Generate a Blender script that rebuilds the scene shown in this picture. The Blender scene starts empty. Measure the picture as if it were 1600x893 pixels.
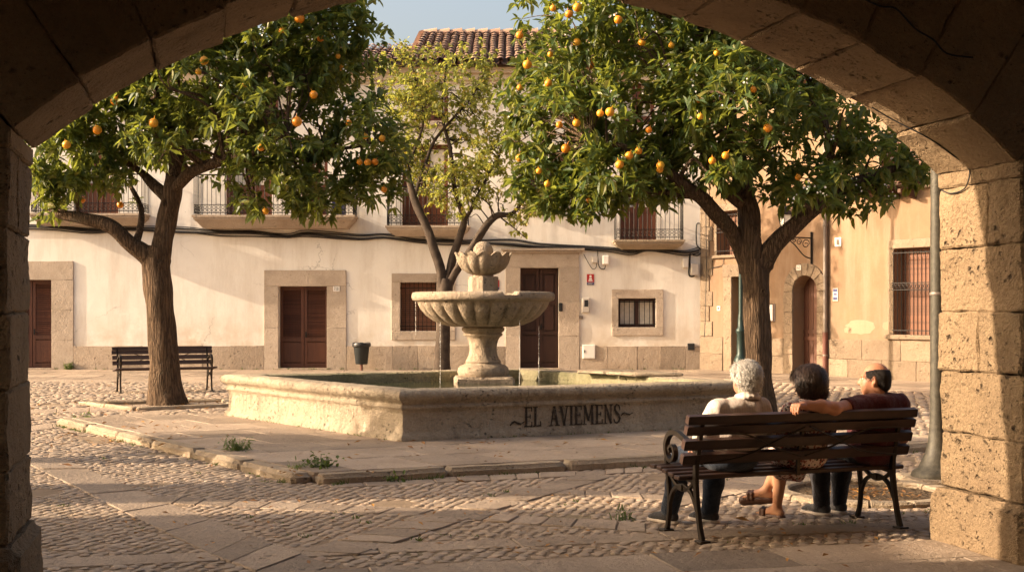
import bpy, bmesh, math, random
import numpy as np
from mathutils import Vector, Matrix, noise
random.seed(7)
R = math.radians
sc = bpy.context.scene
col = sc.collection

# ------------------------------------------------------------------ camera
EYE, HOR, F = 1.58, 485.0, 2000.0
cam_d = bpy.data.cameras.new('camera'); cam = bpy.data.objects.new('camera', cam_d); col.objects.link(cam)
cam.location = (0, 0, EYE); cam.rotation_euler = (R(90), 0, 0)
cam_d.sensor_width = 36; cam_d.lens = 36 * F / 1600
cam_d.shift_y = (HOR - 446.5) / 1600
cam_d.clip_start = 0.05; cam_d.clip_end = 1000
sc.camera = cam

# ------------------------------------------------------------------ light
SUN_EL = 21.0
sx, sy = -0.994, -0.108
sun_dir = Vector((sx * math.cos(R(SUN_EL)), sy * math.cos(R(SUN_EL)), math.sin(R(SUN_EL)))).normalized()
w = bpy.data.worlds.new('World'); sc.world = w; w.use_nodes = True
wn = w.node_tree
bg = wn.nodes['Background']
sky = wn.nodes.new('ShaderNodeTexSky'); sky.sky_type = 'NISHITA'; sky.sun_disc = False
sky.sun_elevation = R(SUN_EL); sky.sun_rotation = math.atan2(sx, sy) % (2 * math.pi)
sky.dust_density = 8.0; sky.air_density = 1.0; sky.ozone_density = .4
warm = wn.nodes.new('ShaderNodeMix'); warm.data_type = 'RGBA'; warm.blend_type = 'MULTIPLY'; warm.inputs[0].default_value = 1.0
warm.inputs[7].default_value = (1.0, .945, .89, 1)
wn.links.new(sky.outputs[0], warm.inputs[6]); wn.links.new(warm.outputs[2], bg.inputs[0]); bg.inputs[1].default_value = 0.15
sl = bpy.data.lights.new('sun', 'SUN'); sl.energy = 4.0; sl.angle = R(0.55); sl.color = (1.0, 0.79, 0.57)
so = bpy.data.objects.new('sun', sl); col.objects.link(so)
so.rotation_euler = (-sun_dir).to_track_quat('-Z', 'Y').to_euler(); so.location = sun_dir * 60
sc.view_settings.view_transform = 'Standard'; sc.view_settings.look = 'None'
sc.view_settings.exposure = 1.36; sc.view_settings.gamma = 1.0; sc.view_settings.use_curve_mapping = False
sc.cycles.use_denoising = True
sc.cycles.max_bounces = 8; sc.cycles.diffuse_bounces = 5; sc.cycles.transmission_bounces = 5
sc.cycles.sample_clamp_indirect = 6.0

# ------------------------------------------------------------------ helpers
def G(px, py, z=0.0):
    Y = F * (EYE - z) / (py - HOR); return Vector(((px - 800) / F * Y, Y, z))
def P(px, py, Y):
    return Vector(((px - 800) / F * Y, Y, EYE - (py - HOR) / F * Y))
def lerp(a, b, t): return a + (b - a) * t
PM = {}
def thing(name, label, cat, loc=(0, 0, 0), rotz=0.0, group=None):
    o = bpy.data.objects.new(name, None); col.objects.link(o)
    o.empty_display_size = .2
    o.location = loc; o.rotation_euler = (0, 0, rotz); o['label'] = label; o['category'] = cat
    if group: o['group'] = group
    PM[o] = Matrix.Translation(Vector(loc)) @ Matrix.Rotation(rotz, 4, 'Z')
    return o
def tag(o, label, cat, group=None, kind=None):
    o['label'] = label; o['category'] = cat
    if group: o['group'] = group
    if kind: o['kind'] = kind
    return o
class Frame:
    def __init__(s, o, u, n): s.o = Vector(o); s.u = Vector(u).normalized(); s.n = Vector(n).normalized()
    def pt(s, a, d, z): q = s.o + s.u * a + s.n * d; return Vector((q.x, q.y, s.o.z + z))
class MB:
    def __init__(s): s.v = []; s.f = []; s.mi = []
    def add(s, vs, fs, mi=0):
        b = len(s.v); s.v.extend([tuple(q) for q in vs]); s.f.extend([tuple(i + b for i in f) for f in fs]); s.mi.extend([mi] * len(fs))
    def hexa(s, c, mi=0):
        s.add(c, [(0, 3, 2, 1), (4, 5, 6, 7), (0, 1, 5, 4), (1, 2, 6, 5), (2, 3, 7, 6), (3, 0, 4, 7)], mi)
    def fbox(s, fr, a0, a1, d0, d1, z0, z1, mi=0):
        s.hexa([fr.pt(a0, d0, z0), fr.pt(a1, d0, z0), fr.pt(a1, d1, z0), fr.pt(a0, d1, z0),
                fr.pt(a0, d0, z1), fr.pt(a1, d0, z1), fr.pt(a1, d1, z1), fr.pt(a0, d1, z1)], mi)
    def box(s, c, sz, rot=None, mi=0):
        c = Vector(c); h = Vector(sz) / 2; q = []
        for z in (-1, 1):
            for x, y in ((-1, -1), (1, -1), (1, 1), (-1, 1)):
                p = Vector((x * h.x, y * h.y, z * h.z)); q.append(c + (rot @ p if rot else p))
        s.hexa(q, mi)
    def tube(s, pts, rad, n=8, mi=0, cap=True, wob=0.0, flat=None):
        pts = [Vector(p) for p in pts]; m = len(pts)
        if not hasattr(rad, '__len__'): rad = [rad] * m
        t = [(pts[min(i + 1, m - 1)] - pts[max(i - 1, 0)]).normalized() for i in range(m)]
        up = Vector((0, 0, 1)) if abs(t[0].z) < .9 else Vector((1, 0, 0))
        x = t[0].cross(up).normalized(); vs = []
        for i in range(m):
            x = (x - t[i] * x.dot(t[i])); x = x.normalized() if x.length > 1e-6 else t[i].orthogonal().normalized()
            y = t[i].cross(x)
            for k in range(n):
                a = 2 * math.pi * k / n; r = rad[i]
                if wob: r *= 1 + wob * noise.noise(Vector((math.cos(a) * 1.6, math.sin(a) * 1.6, 0)) + pts[i] * 2.3)
                vs.append(pts[i] + x * math.cos(a) * r + y * math.sin(a) * r * (flat or 1))
        fs = [(i * n + k, i * n + (k + 1) % n, (i + 1) * n + (k + 1) % n, (i + 1) * n + k) for i in range(m - 1) for k in range(n)]
        if cap: fs += [tuple(range(n))[::-1], tuple((m - 1) * n + k for k in range(n))]
        s.add(vs, fs, mi)
    def lathe(s, c, prof, n=48, fn=None, mi=0, closed=False):
        c = Vector(c); vs = []
        for j, (r, z) in enumerate(prof):
            for k in range(n):
                a = 2 * math.pi * k / n; rr, zz = (fn(j, r, z, a) if fn else (r, z))
                vs.append(c + Vector((rr * math.cos(a), rr * math.sin(a), zz)))
        m = len(prof)
        fs = [(i * n + k, i * n + (k + 1) % n, (i + 1) * n + (k + 1) % n, (i + 1) * n + k) for i in range(m - 1) for k in range(n)]
        fs += [tuple(range(n))[::-1], tuple((m - 1) * n + k for k in range(n))]
        s.add(vs, fs, mi)
    def prism(s, poly, z0, z1, mi=0):
        n = len(poly); vs = [Vector((p[0], p[1], z0)) for p in poly] + [Vector((p[0], p[1], z1)) for p in poly]
        s.add(vs, [tuple(range(n))[::-1], tuple(range(n, 2 * n))] + [(i, (i + 1) % n, n + (i + 1) % n, n + i) for i in range(n)], mi)
    def rough(s, fn, na, nb, nc, amp=.01, freq=3.0, rnd=.012, size=(1, 1, 1), mi=0, seed=0.0):
        """a stone block: fn maps the unit cube into the world; its faces are diced, its edges worn, its sides pitted"""
        off = Vector((seed * 7.1, seed * 3.3, seed * 5.7)); cache = {}; ticks = []
        for n_, sz_ in ((na, size[0]), (nb, size[1]), (nc, size[2])):
            e_ = min(.3, rnd / sz_); ticks.append([0.0] + [lerp(e_, 1 - e_, x / n_) for x in range(n_ + 1)] + [1.0])
        na, nb, nc = na + 2, nb + 2, nc + 2
        def vert(i, j, k):
            key = (i, j, k)
            if key in cache: return cache[key]
            a, b, c = ticks[0][i], ticks[1][j], ticks[2][k]
            e = [(a in (0, 1)), (b in (0, 1)), (c in (0, 1))]; ne = sum(e)
            q = [a, b, c]
            if ne >= 2:
                for x in range(3):
                    if e[x]:
                        ins = rnd / size[x] * (1 if ne == 2 else 1.3) * .6
                        q[x] = ins if q[x] == 0 else 1 - ins
            p = fn(*q)
            nz = noise.noise_vector(p * freq + off) * amp + noise.noise_vector(p * freq * 4 + off) * amp * .45
            s.v.append(tuple(p + nz)); cache[key] = len(s.v) - 1
            return cache[key]
        def face(q): s.f.append(q); s.mi.append(mi)
        for i in range(na):
            for j in range(nb):
                face((vert(i, j, 0), vert(i, j + 1, 0), vert(i + 1, j + 1, 0), vert(i + 1, j, 0)))
                face((vert(i, j, nc), vert(i + 1, j, nc), vert(i + 1, j + 1, nc), vert(i, j + 1, nc)))
            for k in range(nc):
                face((vert(i, 0, k), vert(i + 1, 0, k), vert(i + 1, 0, k + 1), vert(i, 0, k + 1)))
                face((vert(i, nb, k), vert(i, nb, k + 1), vert(i + 1, nb, k + 1), vert(i + 1, nb, k)))
        for j in range(nb):
            for k in range(nc):
                face((vert(0, j, k), vert(0, j, k + 1), vert(0, j + 1, k + 1), vert(0, j + 1, k)))
                face((vert(na, j, k), vert(na, j + 1, k), vert(na, j + 1, k + 1), vert(na, j, k + 1)))
    def block(s, fr, a0, a1, d0, d1, z0, z1, res=.12, amp=.008, freq=4.0, rnd=.014, mi=0, seed=0.0):
        sa, sd, sz = abs(a1 - a0), abs(d1 - d0), abs(z1 - z0)
        g = lambda x: max(2, min(40, int(round(x / res))))
        s.rough(lambda a, b, c: fr.pt(lerp(a0, a1, a), lerp(d0, d1, b), lerp(z0, z1, c)), g(sa), g(sd), g(sz), amp, freq, rnd, (sa, sd, sz), mi, seed)
    def build(s, name, mats, parent=None, smooth=False, bevel=0.0, label=None, fix=False, nosharp=False):
        me = bpy.data.meshes.new(name)
        vs = s.v
        if parent is not None:
            inv = PM[parent].inverted(); a = np.array(vs, dtype=float); M = np.array(inv)
            vs = (a @ M[:3, :3].T + M[:3, 3]).tolist()
        me.from_pydata(vs, [], s.f)
        mats = mats if isinstance(mats, (list, tuple)) else [mats]
        for m in mats: me.materials.append(m)
        if len(mats) > 1: me.polygons.foreach_set('material_index', s.mi)
        if smooth: me.polygons.foreach_set('use_smooth', [True] * len(me.polygons))
        me.update()
        if smooth and not nosharp: me.set_sharp_from_angle(angle=R(48))
        if fix:
            b = bmesh.new(); b.from_mesh(me); bmesh.ops.recalc_face_normals(b, faces=b.faces); b.to_mesh(me); b.free()
        o = bpy.data.objects.new(name, me); col.objects.link(o)
        if parent is not None: o.parent = parent; PM[o] = PM[parent]
        else: PM[o] = Matrix.Identity(4)
        if bevel:
            md = o.modifiers.new('bevel', 'BEVEL'); md.width = bevel; md.segments = 2; md.limit_method = 'ANGLE'
        if label: o['label'] = label
        return o
def structure(o): o['kind'] = 'structure'; return o
def spline(pts, n=5):
    pts = [Vector(p) for p in pts]; out = []
    for i in range(len(pts) - 1):
        p0, p1, p2, p3 = pts[max(i - 1, 0)], pts[i], pts[i + 1], pts[min(i + 2, len(pts) - 1)]
        for k in range(n):
            t = k / n
            out.append(.5 * (2 * p1 + (p2 - p0) * t + (2 * p0 - 5 * p1 + 4 * p2 - p3) * t * t + (3 * p1 - p0 - 3 * p2 + p3) * t ** 3))
    out.append(pts[-1]); return out

# ------------------------------------------------------------------ materials
class NT:
    def __init__(s, name, rough=.8, spec=.3):
        s.m = bpy.data.materials.new(name); s.m.use_nodes = True; s.t = s.m.node_tree
        s.b = s.t.nodes['Principled BSDF']; s.b.inputs['Roughness'].default_value = rough
        s.b.inputs['Specular IOR Level'].default_value = spec
        s.geo = s.t.nodes.new('ShaderNodeNewGeometry'); s.pos = s.geo.outputs['Position']; s.rnd = s.geo.outputs['Random Per Island']
        s.height = None
    def n(s, ty, **kw):
        x = s.t.nodes.new('ShaderNode' + ty)
        for k, v in kw.items(): setattr(x, k, v)
        return x
    def set(s, sock, v):
        if isinstance(v, bpy.types.NodeSocket): s.t.links.new(v, sock)
        elif v is not None: sock.default_value = v if not isinstance(v, tuple) or len(v) != 3 or sock.type == 'VECTOR' else (*v, 1)
    def scale(s, v):
        x = s.n('VectorMath', operation='MULTIPLY'); s.set(x.inputs[0], s.pos); x.inputs[1].default_value = v; return x.outputs[0]
    def noise(s, sc_, det=4, rough=.6, vec=None, out='Fac'):
        x = s.n('TexNoise'); s.set(x.inputs['Vector'], vec or s.pos); x.inputs['Scale'].default_value = sc_
        x.inputs['Detail'].default_value = det; x.inputs['Roughness'].default_value = rough; return x.outputs[out]
    def voro(s, sc_, vec=None, feature='F1', out='Distance', rnd=1.0):
        x = s.n('TexVoronoi', feature=feature); s.set(x.inputs['Vector'], vec or s.pos); x.inputs['Scale'].default_value = sc_
        x.inputs['Randomness'].default_value = rnd; return x.outputs[out]
    def ramp(s, fac, lo, hi, a=0.0, b=1.0):
        x = s.n('MapRange'); s.set(x.inputs[0], fac); x.inputs[1].default_value = lo; x.inputs[2].default_value = hi
        x.inputs[3].default_value = a; x.inputs[4].default_value = b; return x.outputs[0]
    def mix(s, fac, a, b, blend='MIX'):
        x = s.n('Mix', data_type='RGBA', blend_type=blend); s.set(x.inputs[0], fac); s.set(x.inputs[6], a); s.set(x.inputs[7], b); return x.outputs[2]
    def math(s, op, a, b=None):
        x = s.n('Math', operation=op); s.set(x.inputs[0], a); s.set(x.inputs[1], b); return x.outputs[0]
    def sep(s, ax):
        x = s.n('SeparateXYZ'); s.set(x.inputs[0], s.pos); return x.outputs[ax]
    def color(s, c): s.set(s.b.inputs['Base Color'], c)
    def bump(s, h, strength=.5, dist=.02):
        x = s.n('Bump'); x.inputs['Strength'].default_value = strength; x.inputs['Distance'].default_value = dist
        s.set(x.inputs['Height'], h)
        if s.height is not None: s.set(x.inputs['Normal'], s.height)
        s.height = x.outputs[0]; s.set(s.b.inputs['Normal'], x.outputs[0])

def stone(name, c1, c2, cdark, sc_=2.5, pit=14.0, pitamt=.5, bump=.6, stain=None, island=.25, rough=.88, veg=None, big=False, streak=0):
    t = NT(name, rough, .2)
    a = t.ramp(t.noise(sc_, 6, .65), .35, .68)
    c = t.mix(a, c1, c2)
    fine = t.noise(38, 3, .7)
    c = t.mix(t.ramp(fine, .3, .7, 0, .4), c, cdark)
    big = t.ramp(t.noise(.9, 5, .7), .52, .72, 0, .55)
    c = t.mix(big, c, stain or cdark)
    wv = t.n('VectorMath', operation='ADD'); t.set(wv.inputs[0], t.scale((1, 1, 1.35))); ws = t.n('VectorMath', operation='SCALE'); t.set(ws.inputs[0], t.noise(9, 4, .7, out='Color')); ws.inputs['Scale'].default_value = .13; t.set(wv.inputs[1], ws.outputs[0]); wv = wv.outputs[0]
    p1 = t.ramp(t.voro(pit, vec=wv), .05, .24, 1, 0); pm = t.ramp(t.noise(2.3, 3, .5), .42, .6)
    p2 = t.ramp(t.voro(pit * 2.6, vec=wv), .06, .26, 1, 0)
    pits = t.math('MULTIPLY', t.math('MAXIMUM', p1, t.math('MULTIPLY', p2, .7)), pm)
    c = t.mix(t.math('MULTIPLY', pits, pitamt), c, tuple(x * .35 for x in cdark))
    if streak:
        st = t.math('MULTIPLY', t.ramp(t.noise(1.0, 5, .7, vec=t.scale((7, 7, .9))), .50, .72), t.ramp(t.noise(1.1, 3, .5), .38, .6)); c = t.mix(t.math('MULTIPLY', st, streak), c, tuple(x * .62 for x in cdark))
        c = t.mix(t.ramp(t.noise(5.5, 6, .75), .60, .70, 0, .6), c, (.60, .52, .40))
    if island: 
        k = t.ramp(t.rnd, 0, 1, 1 - island, 1 + island * .4)
        x = t.n('HueSaturation'); t.set(x.inputs['Color'], c); t.set(x.inputs['Value'], k); c = x.outputs[0]
    if veg:
        zz = t.math('MULTIPLY', t.ramp(t.sep(2), veg[0], veg[1], 1, 0), t.ramp(t.noise(3.1, 5, .7), .4, .62))
        c = t.mix(zz, c, veg[2])
    t.color(c)
    h = t.math('SUBTRACT', t.math('ADD', t.math('MULTIPLY', t.noise(9, 6, .7), .9), t.math('MULTIPLY', fine, .35)), t.math('MULTIPLY', pits, .9))
    t.bump(h, bump, .07 if big else .03)
    return t.m
def plaster(name, c1, c2, c3, damp=None, bump=.25):
    t = NT(name, .92, .15)
    c = t.mix(t.ramp(t.noise(.55, 6, .65), .36, .66), c1, c2)
    vs = t.scale((2.2, 2.2, .35))
    c = t.mix(t.ramp(t.noise(1.1, 6, .72, vec=vs), .46, .74, 0, .75), c, c3)
    if damp: 
        d = t.math('MULTIPLY', t.ramp(t.sep(2), damp[0], damp[1], 1, 0), t.ramp(t.noise(1.3, 5, .7), .35, .65))
        c = t.mix(d, c, damp[2])
    cr = t.n('VectorMath', operation='ADD'); t.set(cr.inputs[0], t.pos); dn = t.n('VectorMath', operation='SCALE'); t.set(dn.inputs[0], t.noise(2.2, 4, .7, out='Color')); dn.inputs['Scale'].default_value = .5; t.set(cr.inputs[1], dn.outputs[0])
    ck = t.math('MULTIPLY', t.ramp(t.voro(.42, vec=cr.outputs[0], feature='DISTANCE_TO_EDGE'), .0, .006, .55, 0), t.ramp(t.noise(.35, 2, .5), .52, .58))
    c = t.mix(ck, c, tuple(x * .35 for x in c3))
    c = t.mix(t.math('MULTIPLY', t.ramp(t.noise(.8, 5, .7), .6, .64), .35), c, tuple(min(1, x * 1.06) for x in c1))
    c = t.mix(t.ramp(t.voro(1.7), .0, .035, .7, 0), c, tuple(x * .4 for x in c3))
    t.color(c)
    t.bump(t.math('ADD', t.noise(3.0, 4, .6), t.math('MULTIPLY', t.noise(45, 3, .6), .25)), bump, .03)
    return t.m
def wood(name, c1, c2, axis=2, rough=.55, bump=.25):
    t = NT(name, rough, .35)
    s = [28, 28, 28]; s[axis] = 1.6
    g = t.noise(1.0, 5, .65, vec=t.scale(tuple(s)))
    c = t.mix(t.ramp(g, .3, .7), c1, c2)
    x = t.n('HueSaturation'); t.set(x.inputs['Color'], c); t.set(x.inputs['Value'], t.ramp(t.rnd, 0, 1, .75, 1.15))
    t.color(x.outputs[0]); t.bump(g, bump, .01); return t.m
def simple(name, c, rough=.5, metal=0.0, var=.15, spec=.4, sc_=9.0, bump=0.0):
    t = NT(name, rough, spec); t.b.inputs['Metallic'].default_value = metal
    t.color(t.mix(t.ramp(t.noise(sc_, 5, .65), .35, .7), tuple(x * (1 - var) for x in c), tuple(min(1, x * (1 + var)) for x in c)))
    if bump: t.bump(t.noise(sc_ * 5, 4, .6), bump, .01)
    return t.m
def leafmat(name, c1, c2, tc, tmix=.35, rough=.38, odd=None):
    t = NT(name, rough, .45)
    c = t.mix(t.rnd, c1, c2)
    if odd: c = t.mix(t.ramp(t.rnd, .82, .93), c, odd)
    t.color(c)
    tr = t.n('BsdfTranslucent'); t.set(tr.inputs[0], t.mix(t.rnd, tc, tuple(x * .6 for x in tc)))
    mx = t.n('MixShader'); mx.inputs[0].default_value = tmix
    t.t.links.new(t.b.outputs[0], mx.inputs[1]); t.t.links.new(tr.outputs[0], mx.inputs[2])
    t.t.links.new(mx.outputs[0], t.t.nodes['Material Output'].inputs[0]); return t.m

M = {}
M['arch'] = stone('arch_stone', (.41, .29, .17), (.31, .215, .125), (.19, .125, .075), 2.2, 9, .95, 1.0, island=.22, big=True)
M['fount'] = stone('fountain_stone', (.45, .36, .265), (.35, .275, .20), (.18, .138, .10), 3.0, 13, .95, .8, island=.0, stain=(.30, .235, .16), streak=.85)
M['basin'] = stone('basin_stone', (.48, .395, .285), (.38, .31, .225), (.185, .145, .105), 2.5, 12, .8, .9, island=.12, streak=.7)
M['basin_in'] = stone('mossy_stone', (.33, .29, .19), (.24, .22, .13), (.12, .11, .06), 2.5, 12, .65, .7, island=.1, stain=(.10, .11, .035))
M['slab'] = stone('paving_stone', (.43, .335, .25), (.335, .255, .187), (.185, .138, .096), 1.7, 9, .6, .55, island=.32, rough=.75)
M['kerb'] = stone('kerb_stone', (.44, .35, .25), (.36, .28, .195), (.20, .155, .105), 2.6, 12, .55, .7, island=.25)
M['surround'] = stone('dressed_stone', (.53, .435, .345), (.45, .365, .285), (.27, .21, .155), 3.5, 8, .4, .4, island=.16)
M['plinthst'] = stone('plinth_stone', (.48, .385, .295), (.38, .30, .225), (.20, .15, .11), 2.2, 6, .5, .5, island=.3, stain=(.27, .185, .12))
M['ochre_st'] = stone('ochre_stone', (.31, .235, .165), (.255, .19, .13), (.14, .10, .066), 3.0, 8, .5, .6, island=.22)
M['white'] = plaster('white_plaster', (.82, .775, .70), (.74, .685, .61), (.59, .515, .43), (.6, 1.6, (.58, .475, .36)))
M['cream'] = plaster('eave_plaster', (.68, .58, .45), (.62, .52, .40), (.50, .40, .29))
M['ochre'] = plaster('ochre_plaster', (.265, .172, .105), (.205, .13, .08), (.32, .24, .175), (.6, 2.4, (.23, .172, .12)), .45)
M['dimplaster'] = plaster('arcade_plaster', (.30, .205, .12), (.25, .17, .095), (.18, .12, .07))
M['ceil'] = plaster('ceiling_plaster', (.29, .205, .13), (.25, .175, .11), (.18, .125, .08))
M['patch'] = plaster('bare_render', (.33, .245, .165), (.29, .21, .14), (.25, .18, .12), None, .6)
M['door'] = wood('brown_shutter', (.105, .040, .022), (.070, .026, .016), 2, .5)
M['darkdoor'] = wood('dark_door', (.060, .026, .018), (.042, .019, .014), 2, .45)
M['olddoor'] = wood('old_door', (.125, .048, .026), (.075, .028, .017), 2, .5)
M['balcdoor'] = wood('balcony_door', (.15, .048, .022), (.095, .032, .016), 2, .45)
M['greendoor'] = simple('green_door', (.008, .042, .026), .5)
M['blind'] = wood('roller_blind', (.20, .085, .045), (.155, .066, .036), 0, .6)
M['benchwood'] = wood('bench_wood', (.066, .032, .022), (.036, .019, .014), 0, .45)
M['benchgrey'] = wood('weathered_bench_wood', (.085, .052, .042), (.06, .036, .03), 0, .55)
M['beam'] = wood('beam_wood', (.10, .05, .03), (.06, .03, .02), 0, .7)
M['iron'] = simple('wrought_iron', (.018, .016, .015), .5, .6)
M['castiron'] = simple('cast_iron', (.042, .032, .024), .42, .75, .3, bump=.15)
M['lampgrey'] = simple('speckled_lamp_paint', (.07, .062, .045), .55, .2, .35, sc_=22, bump=.3)
M['lampgreen'] = simple('green_lamp_paint', (.016, .032, .028), .45, .3)
M['zinc'] = simple('grey_pipe', (.20, .165, .14), .5, .3)
M['rustpipe'] = simple('rust_red_pipe', (.13, .045, .03), .6)
M['cable'] = simple('black_cable', (.022, .020, .019), .6)
M['plast'] = simple('grey_plastic', (.55, .50, .44), .5, 0, .08)
M['whitepl'] = simple('white_enamel', (.78, .74, .68), .4, 0, .06)
M['dark'] = simple('dark_plastic', (.02, .02, .021), .4)
M['red'] = simple('red_enamel', (.42, .020, .018), .4, 0, .08)
M['blue'] = simple('blue_enamel', (.05, .055, .16), .4, 0, .08)
M['bin'] = simple('bin_plastic', (.020, .024, .025), .5)
M['glass'] = simple('window_glass', (.05, .055, .055), .08, 0, .2, .8)
M['curtain'] = simple('curtain', (.55, .50, .42), .9)
M['lampglass'] = simple('frosted_lamp_glass', (.75, .72, .64), .25, 0, .05, .5)
t = NT('roof_tile', .85, .2)
c = t.mix(t.ramp(t.noise(4, 5, .7), .35, .65), (.38, .23, .165), (.29, .18, .13))
c = t.mix(t.ramp(t.rnd, .0, 1.0, 0, .55), c, (.50, .35, .25)); c = t.mix(t.ramp(t.noise(11, 5, .7), .55, .7), c, (.22, .15, .10))
t.color(c); t.bump(t.noise(30, 4, .6), .3, .01); M['tile'] = t.m
t = NT('cobblestone', .72, .3)
c = t.mix(t.rnd, (.29, .22, .16), (.43, .335, .25)); x2 = t.n('Math', operation='FRACT'); t.set(x2.inputs[0], t.math('MULTIPLY', t.rnd, 13.7))
c = t.mix(t.ramp(x2.outputs[0], .72, .9, 0, .6), c, (.27, .22, .18)); c = t.mix(t.ramp(x2.outputs[0], .0, .2, .7, 0), c, (.44, .29, .19))
c = t.mix(t.ramp(t.noise(24, 4, .7), .45, .75, 0, .5), c, (.20, .15, .10)); c = t.mix(t.ramp(t.noise(.7, 5, .7), .42, .66, 0, .55), c, (.30, .225, .15)); t.color(c); t.bump(t.noise(40, 4, .7), .45, .012); M['cobble'] = t.m
t = NT('packed_earth', .95, .1)
c = t.mix(t.ramp(t.noise(3, 6, .7), .35, .65), (.29, .215, .15), (.21, .155, .105)); c = t.mix(t.ramp(t.noise(.8, 4, .6), .55, .7, 0, .5), c, (.15, .14, .075))
t.color(c); t.bump(t.noise(30, 6, .7), .6, .02); M['earth'] = t.m
t = NT('pit_soil', .95, .1)
c = t.mix(t.ramp(t.noise(5, 6, .75), .35, .65), (.15, .105, .065), (.075, .052, .034)); c = t.mix(t.ramp(t.voro(24), .12, .3, .7, 0), c, (.32, .25, .17)); t.color(c); t.bump(t.math('SUBTRACT', t.noise(20, 6, .75), t.voro(24)), 1.0, .04); M['soil'] = t.m
t = NT('pool_water', .05, .5); t.color((.035, .04, .022)); t.bump(t.noise(9, 3, .5), .15, .02); M['water'] = t.m
t = NT('water_drop', .05, .6); t.b.inputs['Transmission Weight'].default_value = .5; t.color((.9, .88, .84)); M['drop'] = t.m
t = NT('bark', .9, .15)
n1 = t.noise(1.0, 3, .55, vec=t.scale((21, 21, 2.1))); bn = t.math('ABSOLUTE', t.math('SUBTRACT', n1, .5)); nz = t.noise(1.0, 6, .75, vec=t.scale((34, 34, 9)))
c = t.mix(t.ramp(bn, .0, .10), (.045, .029, .018), (.150, .098, .060)); c = t.mix(t.ramp(nz, .38, .68, 0, .65), c, (.085, .056, .036))
c = t.mix(t.ramp(t.noise(1.4, 4, .6), .56, .7, 0, .5), c, (.115, .098, .062))
t.color(c); t.bump(t.math('ADD', t.ramp(bn, 0, .12), nz), .85, .03); M['bark'] = t.m
M['bark2'] = simple('smooth_bark', (.062, .046, .035), .85, 0, .35, .15, 7, .6)
M['leaf'] = leafmat('orange_leaf', (.028, .060, .014), (.066, .105, .024), (.40, .44, .06), .36, .5, (.20, .19, .04))
M['leaf2'] = leafmat('small_leaf', (.095, .125, .032), (.18, .195, .045), (.58, .58, .10), .46, .5, (.42, .28, .04))
M['weed'] = leafmat('weed_leaf', (.045, .085, .02), (.09, .12, .03), (.25, .33, .05), .3, .6)
M['dry'] = leafmat('dry_leaf', (.22, .10, .035), (.33, .17, .045), (.3, .15, .03), .2, .7, (.42, .20, .03))
t = NT('orange_peel', .42, .4); oi = t.n('ObjectInfo'); t.color(t.mix(t.ramp(t.noise(6, 3, .5), .35, .7), t.mix(oi.outputs['Random'], (.62, .17, .008), (.70, .30, .02)), t.mix(oi.outputs['Random'], (.66, .22, .012), (.62, .36, .03)))); t.bump(t.noise(110, 2, .5), .2, .004); M['orange'] = t.m
# ------------------------------------------------------------------ the ground
Z0 = 0.10                                                     # top of the raised pavement
K0, K1, KR = G(490, 737, Z0), G(112, 652, Z0), G(1490, 686, Z0)
B0, BL = G(629, 689, Z0), G(357, 648.5, Z0)
BRd = (G(1000, 672.8, Z0) - B0); BRd.z = 0; BRd.normalize()
BR = B0 + BRd * 4.62
BB = BL + BR - B0
KB = Vector((BB.x + .15, BB.y + .75, Z0))
PLAT = [K0, KR, KB, K1]
def inpoly(x, y, poly):
    c = False; n = len(poly)
    for i in range(n):
        a, b = poly[i], poly[i - 1]
        if (a[1] > y) != (b[1] > y) and x < (b[0] - a[0]) * (y - a[1]) / (b[1] - a[1]) + a[0]: c = not c
    return c
mb = MB(); S = 160
mb.add([(-S, -S, .001), (S, -S, .001), (S, S, .001), (-S, S, .001)], [(0, 1, 2, 3)])
structure(mb.build('ground', M['earth']))

AO = Vector((-2.78, 7.4, 0)); AU = Vector((5.72, 1.4, 0)).normalized(); AN = Vector((AU.y, -AU.x, 0))
AF = Frame(AO, AU, AN)                                        # the arch: a along the opening, d towards the arcade
AW, AT, ASP = 5.889, .9, 2.52
FF = Frame((0, 34.2, 0), (1, 0, 0), (0, 1, 0))                # the white front: d into the house
ARCADE_D = 0.0

slabs = MB()
strips = []                                                   # polygons kept free of cobbles
def slab_poly(q, joint=.006, n=1, z=.012, cross=1, jitter=.004):
    """a band of flagstones between q[0]-q[1] and q[3]-q[2]"""
    q = [Vector((p[0], p[1], 0)) for p in q]
    for j in range(cross):
        edges = [0.0]
        while edges[-1] < 1: edges.append(edges[-1] + random.uniform(.7, 1.3) / n)
        edges = [e / edges[-1] for e in edges]
        for i in range(len(edges) - 1):
            def at(u, v):
                a = q[0].lerp(q[1], u); b = q[3].lerp(q[2], u); return a.lerp(b, v)
            u0, u1, v0, v1 = edges[i], edges[i + 1], j / cross, (j + 1) / cross
            L = (at(u1, v0) - at(u0, v0)).length + 1e-6; W = (at(u0, v1) - at(u0, v0)).length + 1e-6
            ju, jv = joint / L * (u1 - u0), joint / W * (v1 - v0)
            c = [at(u0 + ju, v0 + jv), at(u1 - ju, v0 + jv), at(u1 - ju, v1 - jv), at(u0 + ju, v1 - jv)]
            zz = z + random.uniform(-jitter, jitter); tx, ty = random.uniform(-.004, .004), random.uniform(-.004, .004)
            mid = (c[0] + c[2]) / 2
            sd = random.random() * 9
            na, nb = max(2, min(24, int(L / .12))), max(2, min(12, int(W / .12)))
            slabs.rough(lambda a, b, k, c=c, zz=zz, tx=tx, ty=ty, mid=mid: (lambda p: Vector((p.x, p.y, lerp(-.05, zz + tx * (p.x - mid.x) + ty * (p.y - mid.y), k))))(c[0].lerp(c[1], a).lerp(c[3].lerp(c[2], a), b)),
                        na, nb, 1, .004, 3.0, .006, (L, W, .06), 0, sd)
    strips.append([(p.x, p.y) for p in q])
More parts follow.
